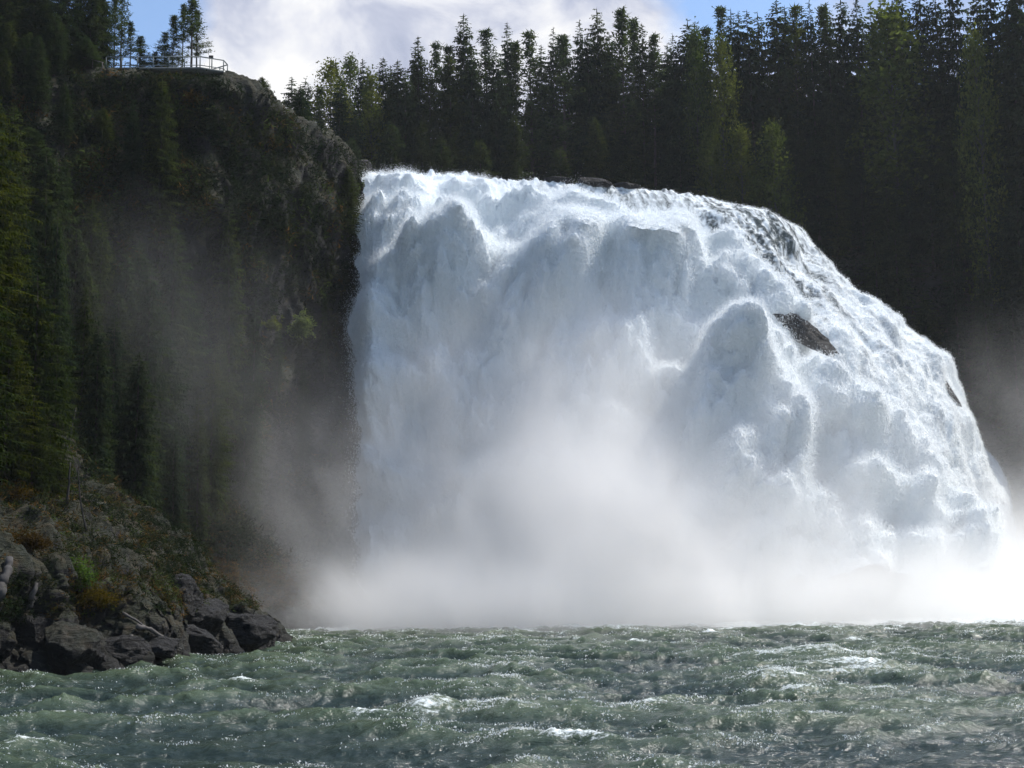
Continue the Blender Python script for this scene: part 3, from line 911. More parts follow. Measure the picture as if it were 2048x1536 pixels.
# skyline of the ridge behind the lip
SEC = 'skyline'
for (px_, py_, y, kd, wd) in ((582, 150, 258, S, .9), (613, 153, 252, S, .9), (596, 185, 250, S, .7), (640, 175, 246, PN, 1), (660, 128, 250, BI, .9), (676, 150, 245, S, .8), (702, 120, 256, BI, .8), (726, 110, 250, S, .7), (745, 150, 246, BI, .7), (762, 108, 252, S, .9), (778, 125, 258, S, .7), (795, 115, 250, S, .9), (812, 140, 246, S, .8), (829, 88, 254, S, .6), (839, 68, 250, S, .95), (860, 120, 246, S, .8), (872, 84, 256, PN, 1), (895, 90, 252, PN, 1.1), (925, 22, 252, S, .9), (905, 100, 247, S, 1), (945, 85, 247, S, .8), (972, 60, 256, PN, 1.3), (990, 95, 248, S, .7), (1013, 40, 252, S, .75), (1035, 85, 256, PN, 1.1), (1062, 58, 252, PN, 1.2), (1082, 85, 258, S, .8), (1103, 52, 254, S, .7), (1126, 70, 250, PN, 1.2), (1140, 85, 256, S, .7), (1158, 34, 255, S, .75), (1176, 60, 250, S, .8), (1195, 14, 254, S, .85), (1218, 62, 258, S, .8), (1246, 18, 252, PN, 1), (1268, 38, 256, PN, 1), (1281, 44, 252, S, .8), (1302, 72, 250, PN, 1.1), (1318, 85, 255, S, .7), (1334, 82, 252, S, .7), (1352, 60, 246, S, .7), (1366, 36, 244, S, 1.0), (1394, 42, 248, S, .8), (1412, 55, 252, PN, 1), (1440, 14, 248, PN, 1), (1458, 10, 252, S, .7), (1475, 20, 247, S, .8), (1500, 14, 244, S, .9), (1516, 18, 250, S, .8), (1550, -6, 246, S, 1.0), (1567, 4, 250, S, .7), (1582, 12, 246, PN, 1), (1600, 4, 248, S, .8), (1621, -2, 244, S, .7), (1640, 10, 248, PN, 1), (1660, 14, 243, S, .7), (1682, -14, 246, S, .9), (1712, -12, 242, S, .9), (1740, 4, 246, S, .8), (1757, -5, 240, S, .7), (1775, 22, 236, BI, 1.3), (1800, -30, 240, S, .9), (1835, -40, 238, S, .9), (1870, -35, 236, S, .9), (1905, -60, 234, S, .9), (1940, -40, 236, S, .9), (1975, -60, 232, S, .9), (2010, -50, 228, S, 1), (2040, -70, 226, S, 1),
                              (1440, 80, 240, BI, .6), (1385, 60, 240, BI, .6), (1950, 62, 226, BI, .6), (1545, 255, 234, BI, .8), (1480, 255, 236, BI, .8), (1420, 255, 237, BI, .7)):
    tip_tree(kd, px_, py_, y, GR, wd, None, 30)
N_SKY = len(TREES)


def sky_fn(px):
    return np.interp(px, [-100, 560, 640, 720, 840, 930, 1010, 1100, 1200, 1300, 1400, 1500, 1600, 1700, 1800, 2200],
                     [0, 175, 160, 130, 105, 85, 85, 85, 65, 85, 60, 45, 30, 20, 5, -40])


def scatter(G, n, cond, hrange, mind, kinds, sky=True, wide=(0.75, 1.1), tries=60000):
    placed = [(t_[2], t_[3]) for t_ in TREES]
    got = 0
    order = RNG.permutation(len(G.p))[:tries]
    for k_ in order:
        x, y, z = G.p[k_]
        if not cond(x, y, z): continue
        if any((x - a) ** 2 + (y - b) ** 2 < mind ** 2 for a, b in placed[-400:]): continue
        H = random.uniform(*hrange)
        qx, qy = project(np.array([x, y, z + H])); bx, by = project(np.array([x, y, z]))
        if qx < -40 or qx > 2090 or by < -10 or qy > 1200: continue
        if sky:
            lim = sky_fn(qx) + random.uniform(8, 60)
            if qy < lim:
                H = (by - lim) / max(by - qy, 1) * H
                if H < 8: continue
        put_tree(random.choice(kinds), x, y, z, H, None, random.uniform(*wide))
        placed.append((x, y)); got += 1
        if got >= n: break
    return got


def lip_clear(x, y):
    return True


SEC = 'ridge'
n1_ = scatter(GR, 75, lambda x, y, z: x < 62 and 59 < z < 84 and y < 275 and x > -42, (18, 25), 2.9, [S], True, (1.05, 1.4))
SEC = 'slope'
n2_ = scatter(GR, 68, lambda x, y, z: x >= 56 and 22 < z < 92 and y > 150 and y < 268, (18, 27), 3.3, [S], True, (1.05, 1.45))
SEC = 'gully'
# misty gully below the platform: tips read off the photo
for (px_, py_, y, wd) in ((180, 400, 138, .9), (99, 290, 136, 1.1), (349, 440, 143, .95), (465, 395, 150, .9), (280, 470, 139, .8), (251, 498, 136, .8), (212, 478, 141, .8), (505, 588, 152, .7), (160, 650, 128, .8), (284, 780, 131, .8), (441, 668, 147, .7), (424, 690, 144, .7), (492, 700, 151, .7), (300, 510, 135, .8), (154, 455, 133, .9), (120, 470, 131, .9), (60, 250, 140, 1.0), (30, 330, 136, 1.0), (140, 250, 146, .9), (230, 620, 130, .8), (330, 600, 138, .8), (385, 560, 146, .8), (400, 780, 140, .7), (350, 860, 134, .7), (205, 820, 124, .7), (330, 165, 149, .7), (300, 300, 147.5, .6), (415, 330, 150.5, .5), (250, 200, 148.5, .6), (470, 290, 156, .45), (520, 330, 158, .4), (580, 400, 164, .4), (640, 420, 170, .35), (555, 640, 158, .5), (650, 560, 168, .35), (610, 720, 160, .4), (200, 170, 149, .7), (95, 130, 149, .8), (40, 150, 148, .9)):
    p = at_y(px_, py_, y)
    gz = GL.z(p[0], y)
    H = p[2] - gz
    Hm = 27 if wd > 0.6 else 12
    H = min(max(H, 4), Hm)
    put_tree(S, p[0], y, p[2] - H, H, None, wd)
SEC = 'cliff'
n4_ = scatter(GL, 34, lambda x, y, z: x > -66 and 26 < z < 57 and y > 128 and y < 182, (5, 12), 3.2, [S], False, (0.5, 0.8))
SEC = 'gullyfill'
n3_ = scatter(GL, 22, lambda x, y, z: x < -34 and 7 < z < 40 and y > 120 and y < 150, (14, 24), 2.6, [S], False, (0.7, 1.0))
SEC = 'near'
# near trees at the left edge of the frame
for (px_, py_, y, H, var, wd) in ((-25, 120, 92, 25, 0, 1.0), (82, 525, 93, 15.5, 1, 0.95), (30, 420, 96, 20, 2, 0.9), (112, 690, 97, 11, 1, 0.75), (-50, 380, 84, 19, 2, 1.0), (20, 640, 88, 13, 1, 0.9), (70, 780, 90, 8, 2, 0.7), (105, 850, 93, 6.5, 1, 0.7)):
    p = at_y(px_, py_, y)
    gz = GL.z(p[0], y)
    H = max(p[2] - gz, 4)
    put_tree(NR, p[0], y, gz, H, var, wd)
# ---- what each tree is called
ORD = 'first second third fourth fifth sixth seventh eighth ninth tenth eleventh twelfth thirteenth fourteenth fifteenth sixteenth seventeenth eighteenth nineteenth twentieth'.split()
CAT = {'spruce': 'spruce', 'near': 'spruce', 'pine': 'pine', 'birch': 'birch'}


def tip_of(t_): return project(np.array([t_[2], t_[3], t_[4] + t_[5]]))


def look(t_):
    kd, H, wd = t_[1], t_[5], t_[6]
    if kd == 'birch': return 'thin yellow green birch'
    if kd == 'pine': return 'tall ragged pine' if H > 11 else 'small ragged pine'
    return ('slim dark spruce' if wd < 1.0 else 'dark spruce') if H > 12 else 'short dark spruce'


def sec(name): return sorted((t_ for t_ in TREES if t_[7] == name), key=lambda q: tip_of(q)[0])


for t_ in TREES: t_[0]['category'] = CAT[t_[1]]
for i_, t_ in enumerate(sec('plateau')):
    px_ = tip_of(t_)[0]
    L0 = look(t_)
    if px_ < 222:
        tag(t_[0], '%s, %s trunk from the left edge on the cliff top beside the platform' % (L0, ORD[i_]), None, 'trees on the cliff top by the platform')
    else:
        n_ = sum(1 for q in sec('plateau') if 222 <= tip_of(q)[0] < px_)
        tag(t_[0], '%s, %s tree along the platform railing counted from its left end' % (L0, ORD[n_]), None, 'trees on the cliff top by the platform')
for i_, t_ in enumerate(sec('shoulder')):
    tag(t_[0], ('lone little spruce against the sky right of the platform', 'low spruce sprout on the rock shoulder right of the lone little spruce', 'small spruce rising behind the rock shoulder left of the lip')[i_], None, 'small spruces on the rock shoulder')
MARKS = [(500, 'the rock shoulder'), (839, 'the broad spruce left of the tallest spire'), (925, 'the tallest open spire above the lip'), (1013, 'the slim dark spire beside the tallest one'), (1195, 'the high spruce over the middle of the lip'), (1366, 'the round topped spruce starting the right ridge'), (1550, 'the first spruce cut by the top edge'), (1775, 'the yellow green birch crown at top right')]
cnt_ = {}
for t_ in sec('skyline'):
    px_ = tip_of(t_)[0]
    m_ = min(MARKS, key=lambda q: abs(q[0] - px_))
    if abs(m_[0] - px_) < 3.5 and m_[0] > 500:
        tag(t_[0], {839: 'broad dense spruce on the skyline, shorter than the tallest spire right of it', 925: 'tallest open spruce spire standing above the left part of the lip', 1013: 'slim dark spruce spire beside the tallest one above the lip', 1195: 'high spruce over the middle of the waterfall lip', 1366: 'full dark spruce where the ridge begins to rise on the right', 1550: 'tall dark spruce, first on the ridge to be cut by the top edge', 1775: 'yellow green birch crown among dark spruces at top right'}[m_[0]], None, 'trees on the ridge skyline')
        continue
    mk = [q for q in MARKS if q[0] < px_ - 3][-1]
    n_ = cnt_.get(mk[0], 0); cnt_[mk[0]] = n_ + 1
    tag(t_[0], '%s, %s treetop right of %s' % (look(t_).replace(' with bare lower trunk', ''), ORD[n_], mk[1]), None, 'trees on the ridge skyline')
for t_ in sec('ridge'):
    px_ = tip_of(t_)[0]
    where = 'left third' if px_ < 990 else ('middle' if px_ < 1290 else 'right third')
    tag(t_[0], 'dark spruce within the dense forest wall behind the %s of the lip' % where, None, 'forest wall spruces behind the %s of the lip' % where)
for t_ in sec('slope'):
    px_, py_ = tip_of(t_)
    where = 'beside the rounded right shoulder of the falls' if px_ < 1760 else 'near the right edge of the picture'
    hi_ = 'upper' if py_ < 200 else 'lower'
    tag(t_[0], 'dark spruce on the %s right slope %s' % (hi_, where), None, 'spruces on the %s right slope %s' % (hi_, where))
for rowname, lo_, hi_ in (('top', -999, 340), ('upper', 340, 520), ('middle', 520, 680), ('lowest', 680, 2000)):
    for i_, t_ in enumerate([q for q in sec('gully') if lo_ <= tip_of(q)[1] < hi_]):
        tag(t_[0], '%s, %s from the left in the %s row below the platform' % (look(t_), ORD[i_], rowname), None, 'spruces in the misty gully below the platform')
for t_ in sec('cliff'):
    tag(t_[0], 'stunted dark spruce clinging to the shaded cliff below the platform', None, 'stunted spruces on the cliff face')
for t_ in sec('gullyfill'):
    tag(t_[0], 'dim spruce hidden among others at the foot of the misty gully', None, 'dim spruces at the foot of the gully')
NEARL = {(-25, 120): 'tallest near spruce rising along the left edge of the picture', (82, 525): 'pointed near spruce standing out furthest right of the left edge group', (30, 420): 'sunlit near spruce between the tallest one and the pointed one', (112, 690): 'slender near spruce low beside the leaning black trunk',
         (-50, 380): 'near spruce half cut off by the left picture edge', (20, 640): 'bushy low near spruce in front of the tallest one', (70, 780): 'short near spruce above the orange shrubs', (105, 850): 'smallest near spruce at the foot of the leaning black trunk'}
for t_ in sec('near'):
    px_, py_ = tip_of(t_)
    k_ = min(NEARL, key=lambda q: (q[0] - px_) ** 2 + (q[1] - py_) ** 2 * 0.2)
    tag(t_[0], NEARL.pop(k_), None, 'near spruces on the left bank')
for kd in protos:
    for (root, H0, used) in protos[kd]:
        if not used[0]:
            for ch in list(root.children): bpy.data.objects.remove(ch)
            bpy.data.objects.remove(root)

# ----------------------------------------------------------------- undergrowth on the slopes
t = NT('undergrowth')
cl = t.n('ShaderNodeAttribute', attribute_name='tint').outputs['Color']
isl = t.n('ShaderNodeNewGeometry').outputs['Random Per Island']
cl = t.mix(0.7, cl, t.ramp(isl, [(0.0, (0.4,) * 3), (1.0, (1.6,) * 3)]), 'MULTIPLY')
dd_ = t.n('ShaderNodeBsdfDiffuse', {0: cl}).outputs[0]
tt_ = t.n('ShaderNodeBsdfTranslucent', {0: cl}).outputs[0]
M['under'] = t.out(t.n('ShaderNodeMixShader', {0: 0.35, 1: dd_, 2: tt_}).outputs[0])
TINTS = np.array([(0.014, 0.022, 0.010), (0.020, 0.028, 0.012), (0.034, 0.040, 0.014), (0.070, 0.048, 0.016), (0.095, 0.055, 0.018), (0.055, 0.075, 0.020)])


def undergrowth(label, grid, cond, n, per, spread, l0, l1, wdt, seed, probs, flat=0.5):
    p = grid.reshape(-1, 3)
    ok = np.where(cond(p))[0]
    rg = np.random.default_rng(seed)
    nzv = noise3(p[ok] / 4.0, seed) + 0.6 * noise3(p[ok] / 1.5, seed + 1)
    wg = np.clip(nzv + 0.5, 0.12, 1) ; wg /= wg.sum()
    ids = rg.choice(ok, n, p=wg)
    c = p[ids] + rg.normal(0, 0.25, (n, 3)) * np.array([1, 1, 0.5])
    v = tuft_arrays(c, seed, per, spread, l0, l1, wdt, flat)
    sel = noise3(c / 5.0, seed + 3) * 1.1 + rg.normal(0, 0.35, n)
    cum = np.cumsum(probs) / np.sum(probs)
    rk = np.argsort(np.argsort(sel)) / n
    ti = np.searchsorted(cum, rk)
    cols = np.repeat(TINTS[np.clip(ti, 0, 5)] * rg.uniform(0.7, 1.3, (n, 1)), per * 3, 0)
    cols = np.c_[cols, np.ones(len(cols))]
    o = mesh_obj('undergrowth', v, np.arange(len(v)).reshape(-1, 3), M['under'], None, False, {'tint': ('POINT', 'FLOAT_COLOR', cols)})
    tag(o, label, kind='stuff')
    return o


undergrowth('dark shrubs and grass clinging to the cliff under the platform', LG, lambda p: (p[:, 1] > 116) & (p[:, 2] > 7) & (p[:, 2] < 61) & (p[:, 0] > -75), 22000, 16, (0.45, 0.45, 0.4), 0.35, 0.9, 0.09, 501, (7, 5, 2, 0.5, 0.25, 0.8), 0.8)
undergrowth('brown and green grass and moss on the near rocky bank', LG, lambda p: (p[:, 1] < 118) & (p[:, 1] > 62) & (p[:, 2] > 3.0) & (p[:, 2] < 32), 20000, 14, (0.20, 0.20, 0.12), 0.12, 0.42, 0.035, 502, (4, 4, 3, 1.6, 1.0, 1.0), 0.7)
undergrowth('tan grass on the misty slope behind the near bank', LG, lambda p: (p[:, 1] >= 117) & (p[:, 1] < 156) & (p[:, 2] > 2.5) & (p[:, 2] < 15), 12000, 12, (0.2, 0.2, 0.1), 0.15, 0.45, 0.05, 504, (0.3, 0.5, 1.5, 4, 4, 1), 0.7)
undergrowth('low shrubs under the trees of the forested ridge', RG, lambda p: (p[:, 2] > 16) & (p[:, 2] < 90) & (p[:, 1] > 140) & (p[:, 0] > -45), 9000, 16, (0.7, 0.7, 0.6), 0.5, 1.2, 0.12, 503, (5, 4, 3, 0.6, 0.3, 1.5), 0.9)

# ----------------------------------------------------------------- rocks
_lp = LG.reshape(-1, 3)
_lx, _ly = project(_lp)


def bank_y(px_, py_, ymax=135):
    """distance of the bank surface seen at a photo pixel"""
    near_ = np.where((np.abs(_lx - px_) < 7) & (np.abs(_ly - py_) < 7) & (_lp[:, 1] < ymax) & (_lp[:, 1] > 60))[0]
    if len(near_) == 0: return None
    return float(_lp[near_, 1].min())


_ico = {}


def ico(sub):
    if sub not in _ico:
        import bmesh
        bm = bmesh.new(); bmesh.ops.create_icosphere(bm, subdivisions=sub, radius=1.0)
        _ico[sub] = (np.array([v.co[:] for v in bm.verts]), np.array([[v.index for v in f.verts] for f in bm.faces])); bm.free()
    return _ico[sub]


def boulder(px_, py_, y, size, seed, label, rz=0.0, tilt=(0, 0), mat='wet_rock', group=None, sub=5, name='boulder', cat='rock'):
    v, f = ico(sub)
    v = v.copy()
    rg = np.random.default_rng(seed)
    for _ in range(16):                      # knock flat facets off
        d_ = rg.normal(0, 1, 3); d_ /= np.linalg.norm(d_)
        lim = rg.uniform(0.55, 0.9)
        ex = v @ d_ - lim
        v -= np.clip(ex, 0, None)[:, None] * d_[None]
    v *= (1 + 0.16 * (0.5 - np.abs(noise3(v * 2.2 + seed, seed)))[:, None] + 0.07 * noise3(v * 6 + seed, seed + 1)[:, None] + 0.03 * noise3(v * 14, seed + 2)[:, None])
    v *= np.array(size)
    o = mesh_obj(name, v, f, M[mat], None, False)
    if y < 120:
        y = (bank_y(px_, py_) or y - 0.3 * size[1]) + 0.3 * size[1]
    p = at_y(px_, py_, y)
    o.location = tuple(p); o.rotation_euler = (tilt[0], tilt[1], rz)
    tag(o, label, cat, group)
    return o


boulder(492, 1268, 111, (2.3, 2.6, 1.7), 1, 'rounded black wet rock at the tip of the near bank')
boulder(415, 1236, 108, (2.0, 2.4, 1.5), 2, 'dark rock standing just above the tip of the near bank', 0.4)
boulder(362, 1196, 107, (1.6, 2.2, 1.7), 3, 'jagged dark rock on the spine of the near bank', 1.0, (0.2, 0.3))
boulder(488, 1203, 147.5, (2.9, 3.0, 2.3), 5, 'brownish overhanging rock knob half veiled by mist', 0.2, (0, 0.2), 'bank')
boulder(640, 1258, 150, (1.9, 1.2, 0.45), 6, 'low wet rock just above the water at the misty shore', 0.3)
boulder(560, 1256, 146, (2.2, 2.0, 0.8), 7, 'flat dark shore rock behind the black tip of the bank', 0.9)
boulder(140, 1300, 79.5, (1.5, 1.8, 1.9), 8, 'grey shore rock with wet ribs rising from the river', 0.2, (0.1, 0.15), 'bank')
boulder(60, 1285, 79, (1.7, 1.8, 2.6), 9, 'tall dark undercut rock at the left edge of the river', 0.5, (0, 0.1))
boulder(245, 1312, 81.5, (1.7, 1.6, 1.2), 10, 'blocky black rock at the waterline below the drift log', 1.2)
boulder(310, 1296, 88, (1.6, 1.9, 0.9), 11, 'low glistening rock where the log meets the water', 0.3)
boulder(395, 1282, 101, (1.9, 2.2, 0.9), 12, 'slanted wet slab on the waterline behind the log', 0.9, (0.2, 0.3))
boulder(195, 1322, 79.5, (0.9, 0.9, 0.6), 13, 'small wet rock splashed by waves between two bigger shore rocks', 0.9)
# rocks standing out of the falls
def on_falls(px_, py_):
    fp, fq = project(FG.reshape(-1, 3))
    kx = np.argmin((fp - px_) ** 2 + (fq - py_) ** 2 + 0.5 * (FG.reshape(-1, 3)[:, 1] - 150))
    return FG.reshape(-1, 3)[kx]


q = on_falls(1582, 655)
boulder(1582, 655, q[1] + 1.3, (6.6, 2.4, 1.7), 21, 'big dark wet rock splitting the falls in its right half', 0.0, (0.25, 0.62), 'slick_rock')
q = on_falls(1898, 790)
boulder(1898, 790, q[1] + 1.0, (3.8, 1.4, 0.9), 22, 'narrow dark rock rib showing through the right edge of the falls', 0.0, (0.1, 1.15), 'slick_rock')
for (rx_, ry_, sx_, lb) in ((1115, 348, 2.2, 'low dark rock breaking the lip left of its middle'), (1182, 352, 2.8, 'widest dark rock breaking the middle of the lip'), (1255, 362, 2.0, 'small dark rock on the lip right of the widest lip rock')):
    q = on_falls(rx_, ry_)
    boulder(rx_, ry_ + 12, q[1] + 0.2, (sx_, 1.3, 0.7), int(rx_), lb, 0.1, (0.1, 0.12), 'wet_rock')
q = on_falls(722, 350)
boulder(722, 352, q[1] + 0.6, (1.5, 1.8, 2.2), 23, 'black rock corner at the left end of the lip', 0.3, (0, 0.3), 'wet_rock')

# ----------------------------------------------------------------- dead wood on the near bank
def log_thing(name, pts, rad, mat, label, cat, branches=(), group=None):
    """pts: list of (px, py, y)"""
    if name in ('drift_log', 'root_stump') and pts[0][2] < 110:
        ys_ = [(bank_y(p[0], p[1]) or p[2]) - rad[0] * 0.7 for p in pts]
        pts = [(p[0], p[1], y_) for p, y_ in zip(pts, ys_)]
    elif pts[0][2] < 100:
        y0_ = bank_y(pts[0][0], pts[0][1]) or pts[0][2]
        pts = [(p[0], p[1], y0_) for p in pts]
    W = [Vector(at_y(*p)) for p in pts]
    base_ = W[0]
    g = Geo()
    L_ = []
    n = 10
    for i in range(n):
        s = i / (n - 1) * (len(W) - 1); k_ = min(int(s), len(W) - 2); f_ = s - k_
        L_.append(W[k_].lerp(W[k_ + 1], f_) - base_ + Vector((random.uniform(-1, 1), random.uniform(-1, 1), random.uniform(-1, 1))) * rad[0] * 0.25)
    g.tube(L_, np.linspace(rad[0], rad[1], n), 8)
    o = g.build(name, M[mat], None, True)
    o.location = base_
    tag(o, label, cat, group)
    if branches:
        gb = Geo()
        for (s, dx, dz_, ln_) in branches:
            k_ = int(s * (n - 1)); a = L_[k_]
            b_ = a + Vector((dx, random.uniform(-.3, .3), dz_)).normalized() * ln_
            m_ = (a + b_) / 2 + Vector((0, 0, -0.06 * ln_))
            gb.tube([a, m_, b_], [0.03, 0.022, 0.008], 4)
            for q_ in range(2):
                c_ = a.lerp(b_, random.uniform(0.4, 0.9))
                gb.tube([c_, c_ + Vector((dx * .3 + random.uniform(-.2, .2), random.uniform(-.3, .3), dz_ * .3 - 0.15)).normalized() * ln_ * 0.35], [0.014, 0.005], 3)
        gb.build('branch', M[mat], o)
    return o


log_thing('snag', [(124, 925, 91), (140, 870, 91), (152, 814, 91)], (0.17, 0.07), 'dead_wood', 'thick black broken trunk leaning right beside the near spruces', 'dead tree', [(0.55, 1, 0.2, 1.0), (0.7, 1, -0.1, 0.7), (0.85, 1, 0.4, 0.5), (0.35, 1, -0.2, 0.8), (0.6, -1, 0.3, 0.6)])
log_thing('snag', [(133, 1010, 90), (138, 970, 90), (140, 925, 90)], (0.11, 0.04), 'dead_wood', 'upright bare dead stem below the leaning black trunk', 'dead tree', [(0.5, -1, 0.3, 0.6), (0.6, 1, 0.2, 0.5), (0.7, 1, 0.1, 0.5)])
log_thing('snag', [(173, 1062, 92), (162, 1010, 92), (154, 928, 92)], (0.07, 0.025), 'dead_wood', 'tall thin dead stem bending left on the slope edge', 'dead tree', [(0.5, 1, 0.1, 0.7), (0.62, 1, 0.0, 0.9), (0.7, -1, 0.1, 0.6), (0.8, 1, 0.2, 0.4)])
log_thing('snag', [(118, 960, 91), (117, 925, 91), (116, 890, 91)], (0.09, 0.03), 'dead_wood', 'short dead stem standing between two small spruces', 'dead tree', [(0.5, 1, 0.3, 0.5), (0.7, -1, 0.3, 0.4)])
log_thing('fallen_branch', [(118, 900, 90.5), (140, 908, 90.5), (170, 920, 90.5)], (0.07, 0.02), 'dead_wood', 'bare dead bough sticking out right from the near spruces', 'branch', [(0.5, 1, -0.1, 0.7), (0.75, 1, -0.4, 0.5), (0.65, 1, 0.3, 0.4)])
log_thing('drift_log', [(272, 1252, 87), (300, 1258, 87.5), (325, 1275, 88), (362, 1300, 89)], (0.17, 0.06), 'drift_wood', 'pale bent drift log sloping down to the water', 'log')
log_thing('drift_log', [(245, 1225, 88), (275, 1242, 88), (300, 1262, 88.5)], (0.09, 0.04), 'drift_wood', 'thin grey dead branch lying above the bent drift log', 'log')
log_thing('drift_log', [(262, 1270, 84), (270, 1300, 84), (285, 1328, 84)], (0.10, 0.05), 'drift_wood', 'grey root dangling straight into the water below the logs', 'log')
log_thing('drift_log', [(306, 1105, 116), (350, 1147, 116), (395, 1190, 115)], (0.13, 0.07), 'drift_wood', 'long straight pale trunk fallen down the tan grassy slope', 'log')
log_thing('drift_branch', [(578, 1254, 147), (583, 1247, 147), (586, 1236, 147)], (0.09, 0.03), 'dead_wood', 'forked dark drift branch standing on the misty shore', 'branch', [(0.4, 1, 0.9, 0.7), (0.2, -1, 0.7, 0.4)])
log_thing('root_stump', [(-4, 1195, 77), (8, 1160, 77), (22, 1118, 77)], (0.34, 0.2), 'old_wood', 'weathered grey stump leaning at the left edge above the dark overhang', 'stump')
log_thing('root_stump', [(56, 1212, 77.5), (64, 1192, 77.5), (74, 1168, 77.5)], (0.26, 0.10), 'old_wood', 'short weathered wood slab hanging under the mossy bank edge', 'stump')


# ----------------------------------------------------------------- single bushes
def bush(px_, py_, y, size, seed, mat_c, label, n=70, per=26, leaf=(0.1, 0.22)):
    cs = RNG.normal(0, 0.42, (n, 3)) * np.array(size); cs[:, 2] = np.abs(cs[:, 2]) * 1.3
    v = tuft_arrays(cs, seed, per, (0.14 * size[0] + .04,) * 3, leaf[0], leaf[1], leaf[1] * 0.22, 1.0)
    if y < 100: y = (bank_y(px_, py_) or y) - 0.1
    root = empty('bush', tuple(at_y(px_, py_, y)))
    mt = foliage_mat('bush_leaves', tuple(q * 0.6 for q in mat_c), mat_c, 0.45)
    mesh_obj('foliage', v, np.arange(len(v)).reshape(-1, 3), mt, root)
    g = Geo()
    for k_ in range(6):
        c_ = Vector(cs[k_ * 3]); g.tube([(0, 0, -0.5), tuple(c_ * 0.5), tuple(c_)], [0.03, 0.02, 0.008], 4)
    g.build('stems', M['bark'], root)
    tag(root, label, 'bush')


bush(160, 1172, 81.5, (0.9, 0.9, 1.25), 1, (0.11, 0.17, 0.035), 'bright green bush on the near rocky bank')
bush(188, 1205, 80.5, (1.15, 0.9, 0.55), 2, (0.085, 0.062, 0.013), 'ochre yellow moss cushion below the bright green bush', 110)
bush(603, 668, 161, (1.3, 1.2, 1.7), 3, (0.15, 0.18, 0.08), 'lone pale green bush on the dark cliff beside the falls', 60, 22, (0.2, 0.5))
bush(385, 205, 150.2, (1.6, 1.0, 0.7), 4, (0.16, 0.085, 0.025), 'rusty orange shrub below the viewing platform', 70, 24, (0.2, 0.45))
bush(440, 270, 154, (1.9, 1.2, 0.6), 5, (0.14, 0.075, 0.03), 'wide rust brown shrub on the upper cliff ledge', 70, 24, (0.2, 0.45))
bush(545, 655, 153, (0.8, 0.8, 0.8), 6, (0.09, 0.11, 0.045), 'small sparse green bush left of the lone pale bush', 40, 18, (0.2, 0.4))
bush(60, 1090, 80, (1.0, 0.8, 0.35), 7, (0.05, 0.032, 0.013), 'rust coloured shrub above the weathered stump', 80)
bush(20, 990, 82, (1.0, 0.8, 0.35), 8, (0.055, 0.040, 0.013), 'orange brown shrub at the left edge under the spruces', 80)

# ----------------------------------------------------------------- viewing platform
t = NT('painted_metal')
M['rail'] = t.out(t.n('ShaderNodeBsdfPrincipled', {'Base Color': (0.10, 0.125, 0.125, 1), 'Roughness': 0.55}).outputs[0])
pf = empty('viewing_platform', tuple(at_y(330, 133, 152.4)))
tag(pf, 'wooden viewing platform with railing on the cliff top', 'platform')
po = np.array(pf.location)
DZ = at_y(400, 134, 152.4)[2]


def plat(px_, y): return np.array([at_y(px_, 134, y)[0], y, DZ]) - po


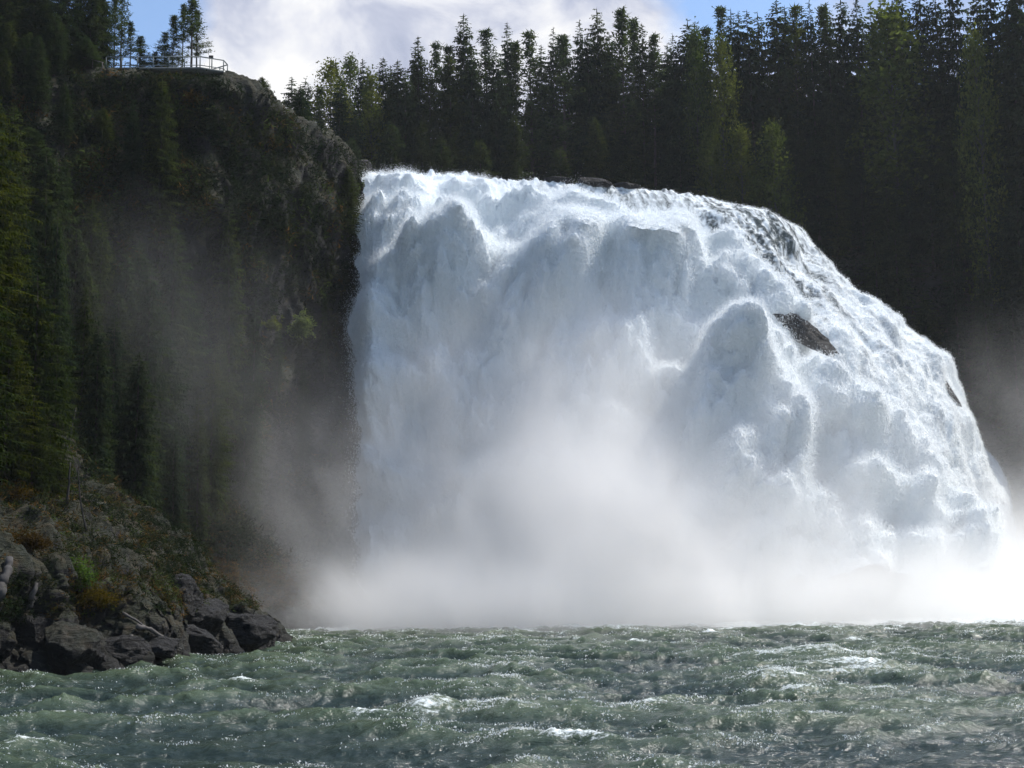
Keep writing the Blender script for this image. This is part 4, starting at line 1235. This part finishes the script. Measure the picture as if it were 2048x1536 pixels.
A = plat(212, 152.2); B = plat(400, 152.4); Cc = plat(447, 153.6); D = plat(455, 155.0); E = plat(410, 157.0)
dk = [A, B, Cc, D, E, plat(212, 156.0)]
g = Geo()
n0 = len(g.v)
for zoff in (0.0, -0.2):
    for p in dk: g.v.append((p[0], p[1], p[2] + zoff))
m_ = len(dk)
for i in range(1, m_ - 1):
    g.f.append((0, i, i + 1)); g.f.append((m_, m_ + i + 1, m_ + i))
for i in range(m_):
    j = (i + 1) % m_
    g.f.append((i, i + m_, j + m_)); g.f.append((i, j + m_, j))
g.build('deck', M['timber'], pf)
g = Geo()
for f_ in (0.75, 0.9):
    p = B * (1 - f_) + D * f_
    g.tube([tuple(p + np.array([-0.6, 0.6, -2.6])), tuple(p + np.array([0, 0, -0.28]))], 0.09, 5)
g.build('brace', M['timber'], pf)
RH = 1.22
edge = [A, B, Cc, D, E]
for a, b, cnt in ((A, B, 6), (B, Cc, 2), (Cc, D, 1), (D, E, 3)):
    for i in range(cnt):
        p = a + (b - a) * (i / cnt)
        g = Geo(); g.box((0, 0, RH / 2), (0.10, 0.10, RH))
        po_ = g.build('post', M['rail'], pf); po_.location = tuple(p)
for zoff, nm, hw in ((RH, 'handrail', 0.065), (0.22, 'lower_rail', 0.045)):
    g = Geo()
    for a, b in zip(edge[:-1], edge[1:]):
        g.tube([tuple(a + np.array([0, 0, zoff])), tuple(b + np.array([0, 0, zoff]))], hw, 6)
    g.build(nm, M['rail'], pf)
sg = empty('information_sign', tuple(po + Cc * 0.45 + B * 0.55))
tag(sg, 'small dark information sign standing on the platform by the rail', 'sign')
g = Geo(); g.box((-0.14, 0.12, 0.6), (0.06, 0.06, 1.2)); g.build('leg', M['rail'], sg)
g = Geo(); g.box((0.14, 0.12, 0.6), (0.06, 0.06, 1.2)); g.build('leg', M['rail'], sg)
g = Geo(); g.box((0, 0.12, 1.42), (0.50, 0.10, 0.36)); g.build('panel', M['dead_wood'], sg)
st_ = empty('stair_rail', tuple(at_y(185, 126, 149.5)))
tag(st_, 'pale wooden stair railing among the trees left of the platform', 'railing')
g = Geo(); g.tube([(-1.3, 0, 0.75), (1.2, 0.1, 0.05)], 0.05, 6); g.build('handrail', M['drift_wood'], st_)
for xx, zz in ((-1.2, 0.72), (0.0, 0.38), (1.1, 0.08)):
    g = Geo(); g.box((xx, 0.03, zz - 0.45), (0.09, 0.09, 0.9)); g.build('post', M['drift_wood'], st_)

# ----------------------------------------------------------------- thin air between the camera and the forest
t = NT('valley_air')
v = t.n('ShaderNodeVolumePrincipled', {'Color': (0.93, 0.96, 1.0, 1), 'Density': 0.00008, 'Anisotropy': 0.2}).outputs[0]
M['air'] = t.out(None, v)
o = box_obj('haze', (-420, -20, -5.5), (420, 420, 150), M['air'])
tag(o, 'thin bluish haze filling the valley', kind='stuff')
